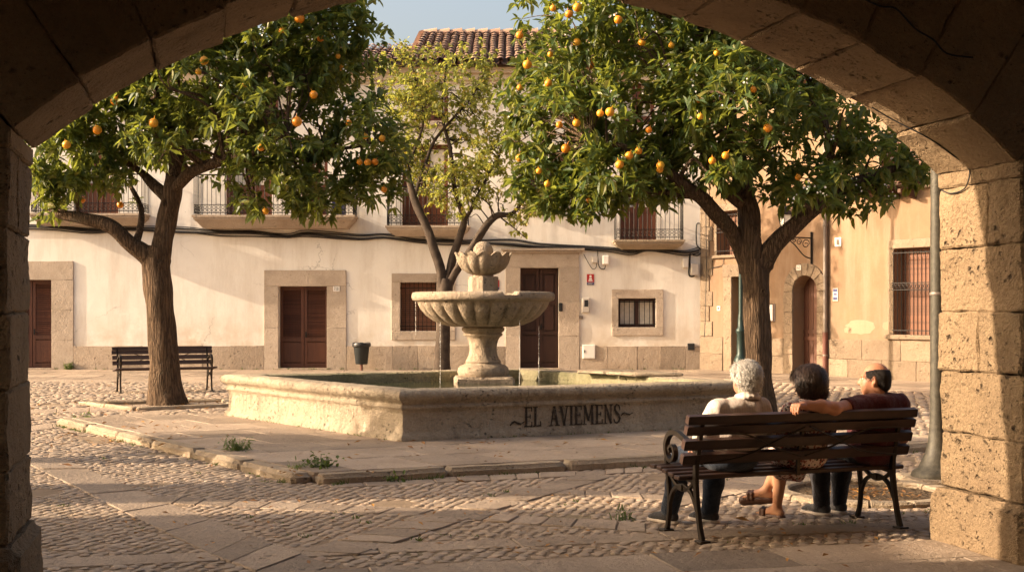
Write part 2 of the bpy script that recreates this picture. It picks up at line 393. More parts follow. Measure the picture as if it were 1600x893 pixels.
def band(px_pts, n):
    """flagstone band given by four picture points on the ground"""
    slab_poly([G(*p) for p in px_pts], n=n)
# the bands that cross the cobbles, far to near
band([(30, 641), (362, 626), (362, 632), (30, 648)], 5)
band([(30, 668), (250, 640), (262, 645), (30, 677)], 5)
band([(95, 716), (395, 838), (330, 868), (20, 714)], 6)
band([(395, 838), (520, 884), (440, 910), (330, 868)], 3)
band([(240, 776), (680, 796), (650, 806), (225, 786)], 7)
band([(690, 798), (1010, 818), (1010, 832), (660, 808)], 6)
band([(462, 862), (700, 797), (770, 800), (560, 868)], 6)
band([(706, 795), (900, 742), (962, 744), (776, 798)], 6)
band([(506, 754), (900, 737), (900, 745), (520, 763)], 7)
band([(900, 737), (1040, 728), (1040, 736), (900, 745)], 3)
band([(800, 760), (1050, 775), (1060, 783), (790, 768)], 5)
band([(1040, 770), (1170, 745), (1260, 750), (1060, 792)], 4)
# rows that run with the arch
def arow(a0, a1, d0, d1, n, cross=1): slab_poly([AF.pt(a0, d0, 0), AF.pt(a1, d0, 0), AF.pt(a1, d1, 0), AF.pt(a0, d1, 0)], n=n, cross=cross)
arow(-.2, 8.2, -.75, -.42, 8)
arow(-5, 11.3, 0.02, .62, 14); arow(-5, 11.3, .62, 1.35, 13); arow(-5, 11.3, 1.35, 2.1, 12)
# smooth walk in front of the houses
wy0, wy1 = 28.2, 34.15
for k in range(6):
    y0 = lerp(wy0, wy1, k / 6); y1 = lerp(wy0, wy1, (k + 1) / 6)
    slab_poly([(-19, y0), (6.5, y0), (6.5, y1), (-19, y1)], n=22, z=.012)
OA, OB = Vector((5.045, 34.2, 0)), Vector((9.25, 28.05, 0))
OUd = (OB - OA).normalized(); ONd = Vector((-OUd.y, OUd.x, 0))  # into the orange house
if ONd.x < 0: ONd = -ONd
OF = Frame(OA, OUd, ONd)
for k in range(3):
    d0, d1 = -3.0 + k, -2.0 + k
    slab_poly([OF.pt(1.2 - 1.2 * (k == 2), d0, 0), OF.pt(14, d0, 0), OF.pt(14, d1, 0), OF.pt(1.2 - 1.2 * (k == 2), d1, 0)], n=14, z=.02)
slo = structure(slabs.build('path', M['slab'], smooth=True))

# raised pavement round the basin, with its kerbstones
rp = MB()
nu, nv = 9, 8
for i in range(nu):
    for j in range(nv):
        def at(u, v): return K0.lerp(KR, u).lerp(K1.lerp(KB, u), v)
        u0, u1 = i / nu, (i + 1) / nu; v0, v1 = j / nv, (j + 1) / nv
        sh = .5 / nu * (j % 2)
        u0, u1 = min(1, max(0, u0 + sh - .5 / nu)), min(1, u1 + sh - .5 / nu + (.5 / nu if i == nu - 1 and not j % 2 else 0))
        if u1 - u0 < 1e-3: continue
        L = (at(u1, v0) - at(u0, v0)).length; W = (at(u0, v1) - at(u0, v0)).length
        ju, jv = .0035 / L * (u1 - u0), .0035 / W * (v1 - v0)
        u0 += ju; u1 -= ju; v0 += jv; v1 -= jv
        zz = Z0 + random.uniform(-.0012, .001)
        rp.rough(lambda a, b, k, u0=u0, u1=u1, v0=v0, v1=v1, zz=zz: (lambda p: Vector((p.x, p.y, lerp(-.02, zz, k))))(at(lerp(u0, u1, a), lerp(v0, v1, b))), 9, 6, 1, .004, 2.5, .006, (L, W, .1), 0, i * 3.3 + j)
structure(rp.build('pavement', M['slab'], smooth=True))
kb = MB()
def kerb_run(a, b, w=.2, h=Z0 + .005, L=1.15):
    d = (b - a); n = int(d.length / L); d.normalize(); out = Vector((d.y, -d.x, 0)); s_ = (b - a).length / n
    for i in range(n):
        p = a + d * s_ * i; hh = h + random.uniform(-.008, .006); o = random.uniform(-.008, .008)
        kb.rough(lambda x, y, z, p=p, hh=hh, o=o: Vector((*(p + d * lerp(.006, s_ - .006, x) + out * (lerp(-.0, w, y) + o)).xy, lerp(-.03, hh, z))), 9, 3, 2, .009, 3.5, .035, (s_, w, h), 0, p.x + p.y)
k0o = K0.copy()
kerb_run(K1, K0); kerb_run(K0, KR); kerb_run(KR, KB)
structure(kb.build('kerb', M['kerb'], smooth=True))

# square tree pit behind the platform, round tree pit by the lamp
pit = MB(); T1 = Vector((-5.78, 21.4, 0))
q = [G(212, 642), G(362, 636), G(352, 628), G(128, 632)]
def pit_run(a, b, w=.14):
    d = b - a; n = max(1, int(d.length / .9)); s_ = d.length / n; d.normalize(); out = Vector((d.y, -d.x, 0))
    for i in range(n):
        p = a + d * s_ * i
        pit.rough(lambda x, y, z, p=p: Vector((*(p + d * lerp(.005, s_ - .005, x) + out * (y - .5) * w).xy, lerp(-.03, .065, z))), 6, 2, 2, .006, 4, .02, (s_, w, .08), 0, p.x)
for i in range(4): pit_run(q[i], q[(i + 1) % 4])
PITS = [[(p.x, p.y) for p in q]]
def ring_pit(c, r, w=.16, h=.045, n=14, squash=1.0):
    for i in range(n):
        def f(x, y, z, i=i):
            an = 2 * math.pi * (i + .01 + .98 * x) / n; rr = r + (y - .5) * w
            return Vector((c.x + math.cos(an) * rr, c.y + math.sin(an) * rr * squash, lerp(-.03, h, z)))
        pit.rough(f, 5, 2, 1, .004, 4, .015, (.6, w, .07), 0, i * 1.1 + c.x)
    PITS.append([(c.x + (r + w / 2) * math.cos(2 * math.pi * k / 24), c.y + (r + w / 2) * squash * math.sin(2 * math.pi * k / 24)) for k in range(24)])
T2 = Vector((3.66, 18.9, 0))
ring_pit(G(1352, 772), .72); ring_pit(T2, .62, n=12)
structure(pit.build('kerb', M['kerb'], smooth=True))
so_ = MB()
for pl in PITS:
    so_.add([(x, y, .004) for x, y in pl], [tuple(range(len(pl)))])
structure(so_.build('soil', M['soil']))

# cobbles
cm = MB()
blocked = strips + [[(p.x, p.y) for p in PLAT]] + PITS
import itertools
bb = [(min(p[0] for p in b), max(p[0] for p in b), min(p[1] for p in b), max(p[1] for p in b), b) for b in blocked]
def free(x, y):
    for x0, x1, y0, y1, b in bb:
        if x0 <= x <= x1 and y0 <= y <= y1 and inpoly(x, y, b): return False
    return True
def wall_d(x, y): return (Vector((x, y, 0)) - AO).dot(AN)
y = 6.4; row = 0
ring = [(math.cos(2 * math.pi * k / 8), math.sin(2 * math.pi * k / 8)) for k in range(8)]
while y < 28.2:
    g = .072 if y < 13 else (.10 if y < 18 else .135)
    xl, xr = -.45 * y - .8, min(.47 * y + 1.2, 9.5)
    x = xl + (row % 2) * g * .6
    while x < xr:
        cx, cy = x + random.uniform(-.2, .2) * g, y + random.uniform(-.16, .16) * g
        x += g * 1.28
        if wall_d(cx, cy) > -.03 or not free(cx, cy): continue
        if noise.noise(Vector((cx * 1.1, cy * 1.1, 3))) > .5: continue
        sz_ = random.uniform(.65, 1.18); a = g * sz_ * random.uniform(.52, .68); b = g * sz_ * random.uniform(.44, .58); h = random.uniform(.007, .015) * (g / .085); an = random.uniform(-.9, .9)
        ca, sa = math.cos(an), math.sin(an); tx, ty = random.uniform(-.08, .08), random.uniform(-.08, .08)
        vs = []
        for rr, hh in ((1.0, -.03), (.93, h * .45), (.62, h * .9)):
            for (u, v) in ring:
                j = 1 + random.uniform(-.15, .15)
                lx, ly = u * a * rr * j, v * b * rr * j
                vs.append((cx + lx * ca - ly * sa, cy + lx * sa + ly * ca, hh + (tx * lx + ty * ly) * (hh > 0)))
        vs.append((cx, cy, h * .97))
        fs = [(k, (k + 1) % 8, 8 + (k + 1) % 8, 8 + k) for k in range(8)] + [(8 + k, 8 + (k + 1) % 8, 16 + (k + 1) % 8, 16 + k) for k in range(8)] + [(16 + k, 16 + (k + 1) % 8, 24) for k in range(8)]
        cm.add(vs, fs)
    y += g * .86; row += 1
o = cm.build('cobbles', M['cobble'], smooth=True); o['kind'] = 'stuff'; o['label'] = 'rounded river cobbles set in earth across the square'
print('cobbles', len(cm.v) // 25)

# ------------------------------------------------------------------ the arcade and its arch
arc = thing('stone_arcade', 'dark arcade with a wide round arch of pitted ochre stone opening on the square', 'arcade', AF.pt(AW / 2, AT / 2, 0))
Rr = (2.945 ** 2 + 1.08 ** 2) / (2 * 1.08); CZ = ASP + 1.08 - Rr; CA = AW / 2
half = math.asin(CA / Rr); NV = 15; VD = .76
ag = MB()
for i in range(NV):
    t0 = lerp(-half, half, i / NV); t1 = lerp(-half, half, (i + 1) / NV); g_ = .0018 / Rr
    dj = random.uniform(-.004, .006); rj = random.uniform(-.024, .012); ex = VD + random.uniform(-.02, .06)
    nsplit = 1
    def f(x, y, z, t0=t0, t1=t1, rj=rj, dj=dj, ex=ex):
        an = lerp(t0 + g_, t1 - g_, x); rr = Rr + lerp(rj, ex, z)
        return AF.pt(CA + math.sin(an) * rr, lerp(-dj, AT + dj, y), CZ + math.cos(an) * rr)
    ag.rough(f, 15, 26, 12, .013, 4.6, .012, (.45, .9, .76), 0, i * 1.7)
ag.build('arch_ring', M['arch'], arc, smooth=True)
courses = [(.38, .757), (.757, 1.175), (1.175, 1.57), (1.57, 2.0), (2.0, 2.41)]
for side in (0, 1):
    pm = MB()
    def A(x): return -x if side == 0 else AW + x
    for k, (z0, z1) in enumerate(courses):
        spl = {0: [0, .9], 1: [0, .9], 2: [0, .46, .9], 3: [0, .9], 4: [0, .56, .9]}[k]
        for j in range(len(spl) - 1):
            pr = random.uniform(-.012, .012); w_ = random.choice((.75, .95)) if k % 2 else .85
            pm.block(AF, min(A(pr), A(w_)), max(A(pr), A(w_)), spl[j] + .002 - (.01 if j == 0 else 0), spl[j + 1] - .002 + (.008 if j == len(spl) - 2 else 0), z0 + .002, z1 - .002, .04, .014, 4.8, .012, seed=k + j * .3 + side * 9)
            pm.block(AF, min(A(w_ + .01), A(1.5)), max(A(w_ + .01), A(1.5)), .0 + .004, .9, z0 + .004, z1 - .004, .12, .009, 3.6, .03, seed=k + 20 + side * 9)
    po = pm.build('pillar', M['arch'], arc, smooth=True)
    im = MB(); im.block(AF, min(A(-.012), A(1.5)), max(A(-.012), A(1.5)), -.012, .915, 2.412, 2.518, .05, .009, 4, .012, seed=31 + side)
    im.build('impost', M['arch'], po, smooth=True)
    pl = MB(); pl.block(AF, min(A(-.062), A(1.6)), max(A(-.062), A(1.6)), -.06, .99, -.03, .374, .07, .012, 3, .05, seed=41 + side)
    pl.build('plinth', M['arch'], po, smooth=True)
wl = MB()
def wallslab(d0, d1, top):
    # masonry above and beside the arch, one face per column so the ring fits its hole
    n = 40; ext = []
    for i in range(n + 1):
        an = lerp(-half, half, i / n); ext.append((CA + math.sin(an) * (Rr + VD - .03), CZ + math.cos(an) * (Rr + VD - .03)))
    for i in range(n):
        (a0, z0), (a1, z1) = ext[i], ext[i + 1]
        wl.hexa([AF.pt(a0, d0, z0), AF.pt(a1, d0, z1), AF.pt(a1, d1, z1), AF.pt(a0, d1, z0), AF.pt(a0, d0, top), AF.pt(a1, d0, top), AF.pt(a1, d1, top), AF.pt(a0, d1, top)])
    eL, eR = ext[0], ext[-1]
    for (x0, x1, zt) in ((-9, -1.45, 0), (AW + 1.45, 13, 0)):
        wl.fbox(AF, x0, x1, d0, d1, 0, top)
    wl.fbox(AF, -1.45, eL[0], d0, d1, 2.51, top); wl.fbox(AF, eR[0], AW + 1.45, d0, d1, 2.51, top)
    wl.add([AF.pt(eL[0], d0, 2.51), AF.pt(.0, d0, 2.51), AF.pt(eL[0], d0, eL[1] + .05), AF.pt(eL[0], d1, 2.51), AF.pt(0, d1, 2.51), AF.pt(eL[0], d1, eL[1] + .05)], [(0, 1, 2), (5, 4, 3), (0, 3, 4, 1), (1, 4, 5, 2)])
    wl.add([AF.pt(eR[0], d0, 2.51), AF.pt(AW, d0, 2.51), AF.pt(eR[0], d0, eR[1] + .05), AF.pt(eR[0], d1, 2.51), AF.pt(AW, d1, 2.51), AF.pt(eR[0], d1, eR[1] + .05)], [(2, 1, 0), (3, 4, 5), (1, 4, 3, 0), (2, 5, 4, 1)])
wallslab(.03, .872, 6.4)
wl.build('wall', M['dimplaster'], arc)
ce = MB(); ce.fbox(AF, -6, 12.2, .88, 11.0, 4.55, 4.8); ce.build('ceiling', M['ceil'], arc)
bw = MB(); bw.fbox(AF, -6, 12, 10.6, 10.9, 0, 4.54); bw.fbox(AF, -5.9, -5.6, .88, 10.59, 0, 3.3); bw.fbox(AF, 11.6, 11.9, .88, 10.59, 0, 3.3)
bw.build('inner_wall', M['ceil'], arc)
rf = MB(); rf.hexa([AF.pt(-9, -.35, 6.4), AF.pt(13, -.35, 6.4), AF.pt(13, 11.5, 6.4), AF.pt(-9, 11.5, 6.4), AF.pt(-9, -.35, 6.5), AF.pt(13, -.35, 6.5), AF.pt(13, 11.5, 8.6), AF.pt(-9, 11.5, 8.6)])
rf.build('roof', M['tile'], arc)
fl = MB(); fl.add([AF.pt(-6, 2.1, .006), AF.pt(12.2, 2.1, .006), AF.pt(12.2, 11, .006), AF.pt(-6, 11, .006)], [(3, 2, 1, 0)])
structure(fl.build('floor', M['slab']))
# thin cables stapled to the stone
cb = MB()
def arcpt(px, py, d, off=.0):
    # point on the stone at picture point, lying in the plane d of the arch
    dr = Vector(((px - 800) / F, 1, 0)); o = AO + AN * d; tt = o.dot(AN) / dr.dot(AN)
    return Vector((dr.x * tt, tt, EYE - (py - HOR) / F * tt))
cb.tube(spline([arcpt(x, y, .935) for x, y in ((1345, -4), (1375, 10), (1400, 14), (1430, 45), (1458, 62), (1480, 84), (1520, 90))]), .006, 5)
tag(cb.build('cable', M['cable']), 'thin black cable running over the dark inner face of the arch', 'cable')
cb = MB(); pts = []
for a_, z_, d_ in ((AW - .55, 3.02, .16), (AW - .42, 2.92, .2), (AW - .25, 2.75, .32), (AW - .14, 2.62, .36), (AW - .028, 2.52, .38), (AW - .03, 2.43, .38), (AW - .018, 2.38, .30), (AW - .018, 2.37, .16), (AW - .02, 2.4, .06)):
    # lift the line off the curved soffit
    v = Vector((a_ - CA, z_ - CZ)); 
    if z_ > ASP: v = v.normalized() * (Rr - .022); a_, z_ = CA + v.x, CZ + v.y
    pts.append(AF.pt(a_, d_, z_))
cb.tube(spline(pts), .005, 5)
tag(cb.build('cable', M['cable']), 'thin dark wire hanging down the lit soffit to the right pillar', 'cable')

# ------------------------------------------------------------------ the fountain
FC = P(755, 590, 18.95); FC.z = Z0
ft = thing('fountain', 'old pale stone fountain with scalloped bowl and shell top in a low square basin', 'fountain', FC)
FU = (BR - B0).normalized(); 
corners = [B0, BR, BB, BL]
prof_out = [(.035, -.02), (.04, .035), (.012, .07), (0, .11), (-.004, .2), (-.004, .3), (.004, .345), (.026, .36), (.034, .38), (.026, .402), (.012, .412), (.014, .43), (.04, .45), (.07, .47), (.088, .5), (.09, .53), (.075, .56), (.04, .578), (-.05, .582), (-.2, .582), (-.275, .575), (-.3, .555), (-.305, .48), (-.305, -.02)]
def off_corner(i, d):
    p = corners[i]; a = (p - corners[i - 1]).normalized(); b = (corners[(i + 1) % 4] - p).normalized()
    na = Vector((a.y, -a.x, 0)); nb = Vector((b.y, -b.x, 0)); m_ = (na + nb) / (1 + na.dot(nb)); return p + m_ * d
def basin_side(i, n=34, nblk=3):
    out = MB()
    for k in range(nblk):
        j0, j1 = k / nblk, (k + 1) / nblk; L = (corners[(i + 1) % 4] - corners[i]).length
        g_ = .0022 / L
        if k: j0 += g_
        if k < nblk - 1: j1 -= g_
        m_ = n // nblk; vs = []; np_ = len(prof_out)
        dz = random.uniform(-.003, .003)
        for s_ in range(m_ + 1):
            u = lerp(j0, j1, s_ / m_)
            for q_, (d, z) in enumerate(prof_out):
                p = off_corner(i, d).lerp(off_corner((i + 1) % 4, d), u); p = Vector((p.x, p.y, Z0 + z + dz))
                amp = .0015 if 3 <= q_ <= 5 else .006
                edge = (s_ == 0 and k == 0) or (s_ == m_ and k == nblk - 1)
                vs.append(p + noise.noise_vector(p * 4.2) * amp + noise.noise_vector(p * 17) * amp * .35)
        fs = [(s_ * np_ + q_, (s_ + 1) * np_ + q_, (s_ + 1) * np_ + q_ + 1, s_ * np_ + q_ + 1) for s_ in range(m_) for q_ in range(np_ - 1)]
        fs += [tuple(range(np_))[::-1], tuple(m_ * np_ + q_ for q_ in range(np_))]
        base = len(out.f); out.add(vs, fs)
        cnt = 0
        for x in range(base, len(out.f) - 2):
            q_ = (x - base) % (np_ - 1)
            if q_ >= 20: out.mi[x] = 1
    return out
for i in range(4):
    basin_side(i).build('basin_wall', [M['basin'], M['basin_in']], ft, smooth=True)
wz = Z0 + .43
wat = MB(); ins = [off_corner(i, -.29) for i in range(4)]
wat.add([(p.x, p.y, wz) for p in ins], [(0, 1, 2, 3)])
structure(wat.build('water', M['water']))
bf = MB(); bf.add([(p.x, p.y, Z0 + .008) for p in ins], [(0, 1, 2, 3)]); bf.build('basin_floor', M['basin_in'], ft)
CX, CY = FC.x, FC.y
FR = Frame((CX, CY, 0), FU, (-FU.y, FU.x, 0))
pd = MB(); FR2 = Frame((CX, CY, 0), (1, .10, 0), (-.10, 1, 0))
pd.block(FR2, -.43, .43, -.43, .43, Z0, .615, .09, .008, 4, .03, seed=3)
pd.build('pedestal_block', M['fount'], ft, smooth=True)
st = MB()
prof = [(.36, .617), (.375, .64), (.385, .68), (.375, .73), (.335, .77), (.27, .79), (.255, .81), (.265, .825), (.25, .85), (.215, .92), (.20, 1.0), (.205, 1.08), (.225, 1.15), (.25, 1.19), (.285, 1.21), (.29, 1.235), (.27, 1.25), (.29, 1.265), (.315, 1.29), (.315, 1.325), (.28, 1.345), (.2, 1.40)]
wobf = lambda j, r, z, a: (r + .006 * noise.noise(Vector((math.cos(a) * 2, math.sin(a) * 2, z * 5))), z)
st.lathe((CX, CY, 0), prof, 40, wobf); st.build('pedestal', M['fount'], ft, smooth=True)
bo = MB(); NL = 24
prof = [(.24, 1.345), (.46, 1.345), (.60, 1.37), (.74, 1.43), (.85, 1.51), (.93, 1.6), (.965, 1.67), (.975, 1.705), (.985, 1.715), (1.0, 1.72), (1.045, 1.735), (1.06, 1.765), (1.06, 1.81), (1.045, 1.84), (1.01, 1.853), (.93, 1.853), (.90, 1.84), (.88, 1.78), (.75, 1.62), (.45, 1.52), (.2, 1.5)]
na_ = -math.pi / 2 + .40
def bowlf(j, r, z, a):
    if 1 <= j <= 6:
        l_ = abs(math.cos(a * NL / 2)); amt = (.05, .065, .075, .075, .06, .04)[j - 1]
        r = r - amt * (1 - l_ ** .55)
    if 9 <= j <= 16 and abs((a - na_ + math.pi) % (2 * math.pi) - math.pi) < .10: z = min(z, 1.80)
    p = Vector((math.cos(a) * r, math.sin(a) * r, z))
    return r + .004 * noise.noise(p * 5), z + .003 * noise.noise(p * 4 + Vector((5, 0, 0)))
bo.lathe((CX, CY, 0), prof, NL * 10, bowlf); bo.build('bowl', M['fount'], ft, smooth=True)
bw_ = MB(); bw_.add([(CX + .885 * math.cos(k * .1963), CY + .885 * math.sin(k * .1963), 1.797) for k in range(32)], [tuple(range(32))]); bw_.build('bowl_water', M['water'], ft)
bl = MB(); bl.lathe((CX, CY, 0), [(.225, 1.49), (.225, 1.85), (.228, 2.07), (.21, 2.085)], 8, lambda j, r, z, a: (r, z)); o = bl.build('block', M['fount'], ft, bevel=.012); 
bn_ = MB(); bn_.lathe((CX, CY, 0), [(.14, 2.07), (.155, 2.085), (.15, 2.105), (.13, 2.12), (.14, 2.14)], 32); bn_.build('collar', M['fount'], ft, smooth=True)
sh_ = MB(); NP = 13
prof = [(.1, 2.10), (.15, 2.105), (.24, 2.135), (.325, 2.195), (.375, 2.27), (.40, 2.345), (.41, 2.405), (.43, 2.44), (.412, 2.445), (.385, 2.40), (.35, 2.3), (.25, 2.22), (.1, 2.2)]
def shellf(j, r, z, a):
    c_ = abs(math.cos(a * NP / 2 + .4))
    if 1 <= j <= 8: r -= (.012, .03, .045, .05, .05, .045, .04, .04)[j - 1] * (1 - c_ ** .5)
    if 5 <= j <= 9: z -= (.02, .045, .075, .075, .035)[j - 5] * (1 - c_ ** .8)
    return r, z
sh_.lathe((CX, CY, 0), prof, NP * 12, shellf); sh_.build('shell_cup', M['fount'], ft, smooth=True)
bs = MB(); bs.lathe((CX, CY, 2.455), [(max(.002,   .15 * math.sin(math.pi * k / 16)), -.15 * math.cos(math.pi * k / 16)) for k in range(17)], 32, lambda j, r, z, a: (r * (1 + .02 * noise.noise(Vector((math.cos(a), math.sin(a), z * 9)))), z)); bs.build('stone_ball', M['fount'], ft, smooth=True)
# water falling in broken threads
def drip(x, zt, zb, dy, n):
    dm.tube([(x, CY + dy, lerp(zt, zb, k / 8)) for k in range(9)], .0012, 4)
    for k in range(n):
        z = lerp(zt, zb, (k + random.random() * .6) / n); r = random.uniform(.003, .0075); L = random.uniform(1.0, 4.0)
        dm.lathe((x + random.uniform(-.003, .003), CY + dy, z), [(r * .3, -r * L), (r, -r * .4 * L), (r, r * .3 * L), (r * .2, r * L)], 6)
dm = MB(); drip(P(650, 0, 18.95).x, 1.70, 1.22, -.05, 14); dm.build('water_thread', M['drop'], ft, smooth=True)
for px, zt, dy, n in ((842, 1.36, -.3, 34), (812, 1.45, -.72, 32), (688, 1.42, -.68, 20)):
    dm = MB(); drip(P(px, 0, 18.95 + dy).x, zt, wz, dy, n); dm.build('water_thread', M['drop'], ft, smooth=True)
# lettering on the front of the basin
STROKE = {
 'E': (.62, [((.15, 0), (.15, 1), .15), ((.0, 1), (.58, .98), .07), ((.15, .5), (.48, .52), .06), ((.0, 0), (.6, .03), .07), ((.57, 1.0), (.57, .8), .06), ((.59, .0), (.59, .22), .06), ((.46, .42), (.46, .62), .05)]),
 'L': (.6, [((.15, 0), (.15, 1), .15), ((.0, 1), (.32, 1), .06), ((.0, 0), (.58, .03), .07), ((.57, 0), (.57, .24), .06)]),
 'A': (.72, [((.1, 0), (.36, 1), .07), ((.36, 1), (.62, 0), .16), ((.2, .36), (.55, .36), .06), ((-.04, 0), (.24, 0), .055), ((.46, 0), (.78, 0), .055)]),
 'V': (.7, [((.1, 1), (.36, 0), .15), ((.36, 0), (.6, 1), .07), ((-.04, 1), (.26, 1), .055), ((.46, 1), (.72, 1), .055)]),
 'I': (.28, [((.14, 0), (.14, 1), .15), ((0, 1), (.28, 1), .06), ((0, 0), (.28, 0), .06)]),
 'M': (.9, [((.12, 0), (.14, 1), .08), ((.14, 1), (.44, .2), .15), ((.44, .2), (.74, 1), .07), ((.74, 1), (.78, 0), .15), ((-.02, 0), (.26, 0), .055), ((.64, 0), (.92, 0), .055), ((0, 1), (.2, 1), .055), ((.7, 1), (.9, 1), .055)]),
 'N': (.74, [((.12, 0), (.12, 1), .08), ((.12, 1), (.6, 0), .15), ((.6, 0), (.6, 1), .08), ((-.02, 0), (.26, 0), .055), ((0, 1), (.2, 1), .055), ((.48, 1), (.74, 1), .055)]),
 'S': (.56, [((.48, .84), (.4, .96), .08), ((.4, .96), (.24, 1), .09), ((.24, 1), (.1, .9), .1), ((.1, .9), (.08, .74), .12), ((.08, .74), (.2, .58), .15), ((.2, .58), (.4, .42), .17), ((.4, .42), (.5, .24), .14), ((.5, .24), (.42, .08), .11), ((.42, .08), (.24, 0), .09), ((.24, 0), (.08, .05), .08), ((.08, .05), (.02, .2), .07), ((.48, .84), (.5, .7), .06)]),
 '1': (.4, [((.2, 0), (.2, 1), .13), ((.2, 1), (.06, .82), .1), ((.05, 0), (.36, 0), .08)]),
 '6': (.55, [((.45, .9), (.25, 1), .12), ((.25, 1), (.08, .7), .12), ((.08, .7), (.06, .25), .12), ((.06, .25), (.25, 0), .12), ((.25, 0), (.45, .2), .12), ((.45, .2), (.4, .48), .12), ((.4, .48), (.1, .45), .12)]),
 '3': (.5, [((.05, .95), (.25, 1), .12), ((.25, 1), (.42, .78), .12), ((.42, .78), (.2, .54), .12), ((.2, .54), (.45, .3), .12), ((.45, .3), (.25, 0), .12), ((.25, 0), (.04, .1), .12)]),
 '7': (.5, [((.03, 1), (.46, 1), .12), ((.46, 1), (.18, 0), .12)]),
 '8': (.5, [((.25, 1), (.08, .78), .11), ((.25, 1), (.42, .78), .11), ((.08, .78), (.42, .25), .11), ((.42, .78), (.08, .25), .11), ((.08, .25), (.25, 0), .11), ((.42, .25), (.25, 0), .11)]),
 '~': (1.0, [((0, 0), (.12, .12), .09), ((.12, .12), (.3, .2), .14), ((.3, .2), (.52, .1), .13), ((.52, .1), (.75, .05), .15), ((.75, .05), (1.0, .18), .07)]),
 ' ': (.5, []),
}
def letters(mb, fr, text, a0, z0, h, wscale=1.0, gap=.14, d0=0.0, th=.003, rise=0.0):
    a = a0
    for ch in text:
        wd, st_ = STROKE[ch]
        for (x0, y0), (x1, y1), wdt in st_:
            p = Vector((a + x0 * h * wscale, z0 + y0 * h + rise * (a - a0))); q_ = Vector((a + x1 * h * wscale, z0 + y1 * h + rise * (a - a0)))
            dr = (q_ - p).normalized(); nn = Vector((-dr.y, dr.x)) * wdt * .85 * h / 2; e = dr * .02 * h
            c_ = [p - nn - e, q_ - nn + e, q_ + nn + e, p + nn - e]
            mb.hexa([fr.pt(v.x, d0, v.y) for v in c_] + [fr.pt(v.x, d0 - th, v.y) for v in c_])
        a += (wd + gap) * h * wscale
    return a
LF = Frame(B0, (BR - B0), Vector((-(BR - B0).y, (BR - B0).x, 0)))
def on_front(px):
    k = (px - 800) / F; dr = LF.u
    return (k * B0.y - B0.x) / (dr.x - k * dr.y)
a0, a1 = on_front(819), on_front(971)
tot = sum(STROKE[c_][0] + .10 for c_ in 'EL AVIEMENS'); hl = .225; LET = []
for ch in 'EL AVIEMENS':
    lt = MB(); a0 = letters(lt, LF, ch, a0, .112, hl, (a1 - on_front(819)) / (tot * hl), .10, -.0045, .004)
    if lt.v: LET.append(('letter', lt))
lt = MB(); letters(lt, LF, '~', on_front(797), .135, .2, (on_front(819) - on_front(797)) / .2, .1, -.0045, .004); LET.append(('swash', lt))
lt = MB(); letters(lt, LF, '~', on_front(970), .20, .16, (on_front(988) - on_front(970)) / .16, .1, -.0045, .004); LET.append(('swash', lt))
t = NT('worn_black_paint', .9, .1); t.color(t.mix(t.ramp(t.noise(26, 4, .75), .55, .74), (.045, .036, .028), (.27, .215, .155))); M['ink'] = t.m
for nm_, lt in LET: lt.build(nm_, M['ink'], ft)
# loose flat stone lying on the rim
ls = MB(); rr_ = P(1080, 592, 20.2)
def rimpt(px, py, z): return G(px, py, z)
ztop = Z0 + .585
e_in, e_out = -.42, .30
ru = lambda u, d: off_corner(1, d).lerp(off_corner(2, d), u)
sb = [ru(.60, -.50), ru(.28, -.44), ru(.28, .12), ru(.60, .16)]
for zz0, zz1 in ((ztop, ztop + .05),):
    for k in range(2):
        c4 = [sb[0].lerp(sb[1], .5 * k + .01), sb[0].lerp(sb[1], .5 * k + .49), sb[3].lerp(sb[2], .5 * k + .49), sb[3].lerp(sb[2], .5 * k + .01)]
        ls.rough(lambda a, b, k_, c4=c4: (lambda p: Vector((p.x, p.y, lerp(zz0, zz1, k_))))(c4[0].lerp(c4[1], a).lerp(c4[3].lerp(c4[2], a), b)), 8, 4, 2, .007, 4, .015, (.6, .4, .05), 0, k)
tag(ls.build('flat_stone', M['kerb'], smooth=True), 'flat loose stone slab lying across the back rim of the fountain basin', 'stone slab')
# ------------------------------------------------------------------ houses
def grid_wall(mb, fr, a0, a1, z0, z1, ops, depth, mi=0, mir=0):
    """a wall face with holes and the reveals of those holes"""
    xs = sorted({a0, a1, *[o[0] for o in ops], *[o[1] for o in ops]}); zs = sorted({z0, z1, *[o[2] for o in ops], *[o[3] for o in ops]})
    xs = [x for x in xs if a0 <= x <= a1]; zs = [z for z in zs if z0 <= z <= z1]
    for i in range(len(xs) - 1):
        for j in range(len(zs) - 1):
            cx, cz = (xs[i] + xs[i + 1]) / 2, (zs[j] + zs[j + 1]) / 2
            if any(o[0] < cx < o[1] and o[2] < cz < o[3] for o in ops): continue
            mb.add([fr.pt(xs[i], 0, zs[j]), fr.pt(xs[i + 1], 0, zs[j]), fr.pt(xs[i + 1], 0, zs[j + 1]), fr.pt(xs[i], 0, zs[j + 1])], [(0, 1, 2, 3)], mi)
    for o in ops:
        x0, x1, y0, y1 = o[:4]
        q = [(x0, y0), (x1, y0), (x1, y1), (x0, y1)]
        for k in range(4):
            (p0, w0), (p1, w1) = q[k], q[(k + 1) % 4]
            mb.add([fr.pt(p0, 0, w0), fr.pt(p1, 0, w1), fr.pt(p1, depth, w1), fr.pt(p0, depth, w0)], [(3, 2, 1, 0)], mir)
SC = F / 34.2
def fx(px): return (px - 800) / SC
def fz(py): return EYE - (py - HOR) / SC
house = thing('white_house', 'long white plastered house with stone door frames and iron balconies across the square', 'house', (-4.0, 34.2, 0))
X0, X1 = -17.0, OA.x
EAVE = 8.05
D1 = (fx(10), fx(81), 0, fz(437)); D2 = (fx(435), fx(511), 0, fz(447)); W1 = (fx(625), fx(682), fz(517), fz(441))
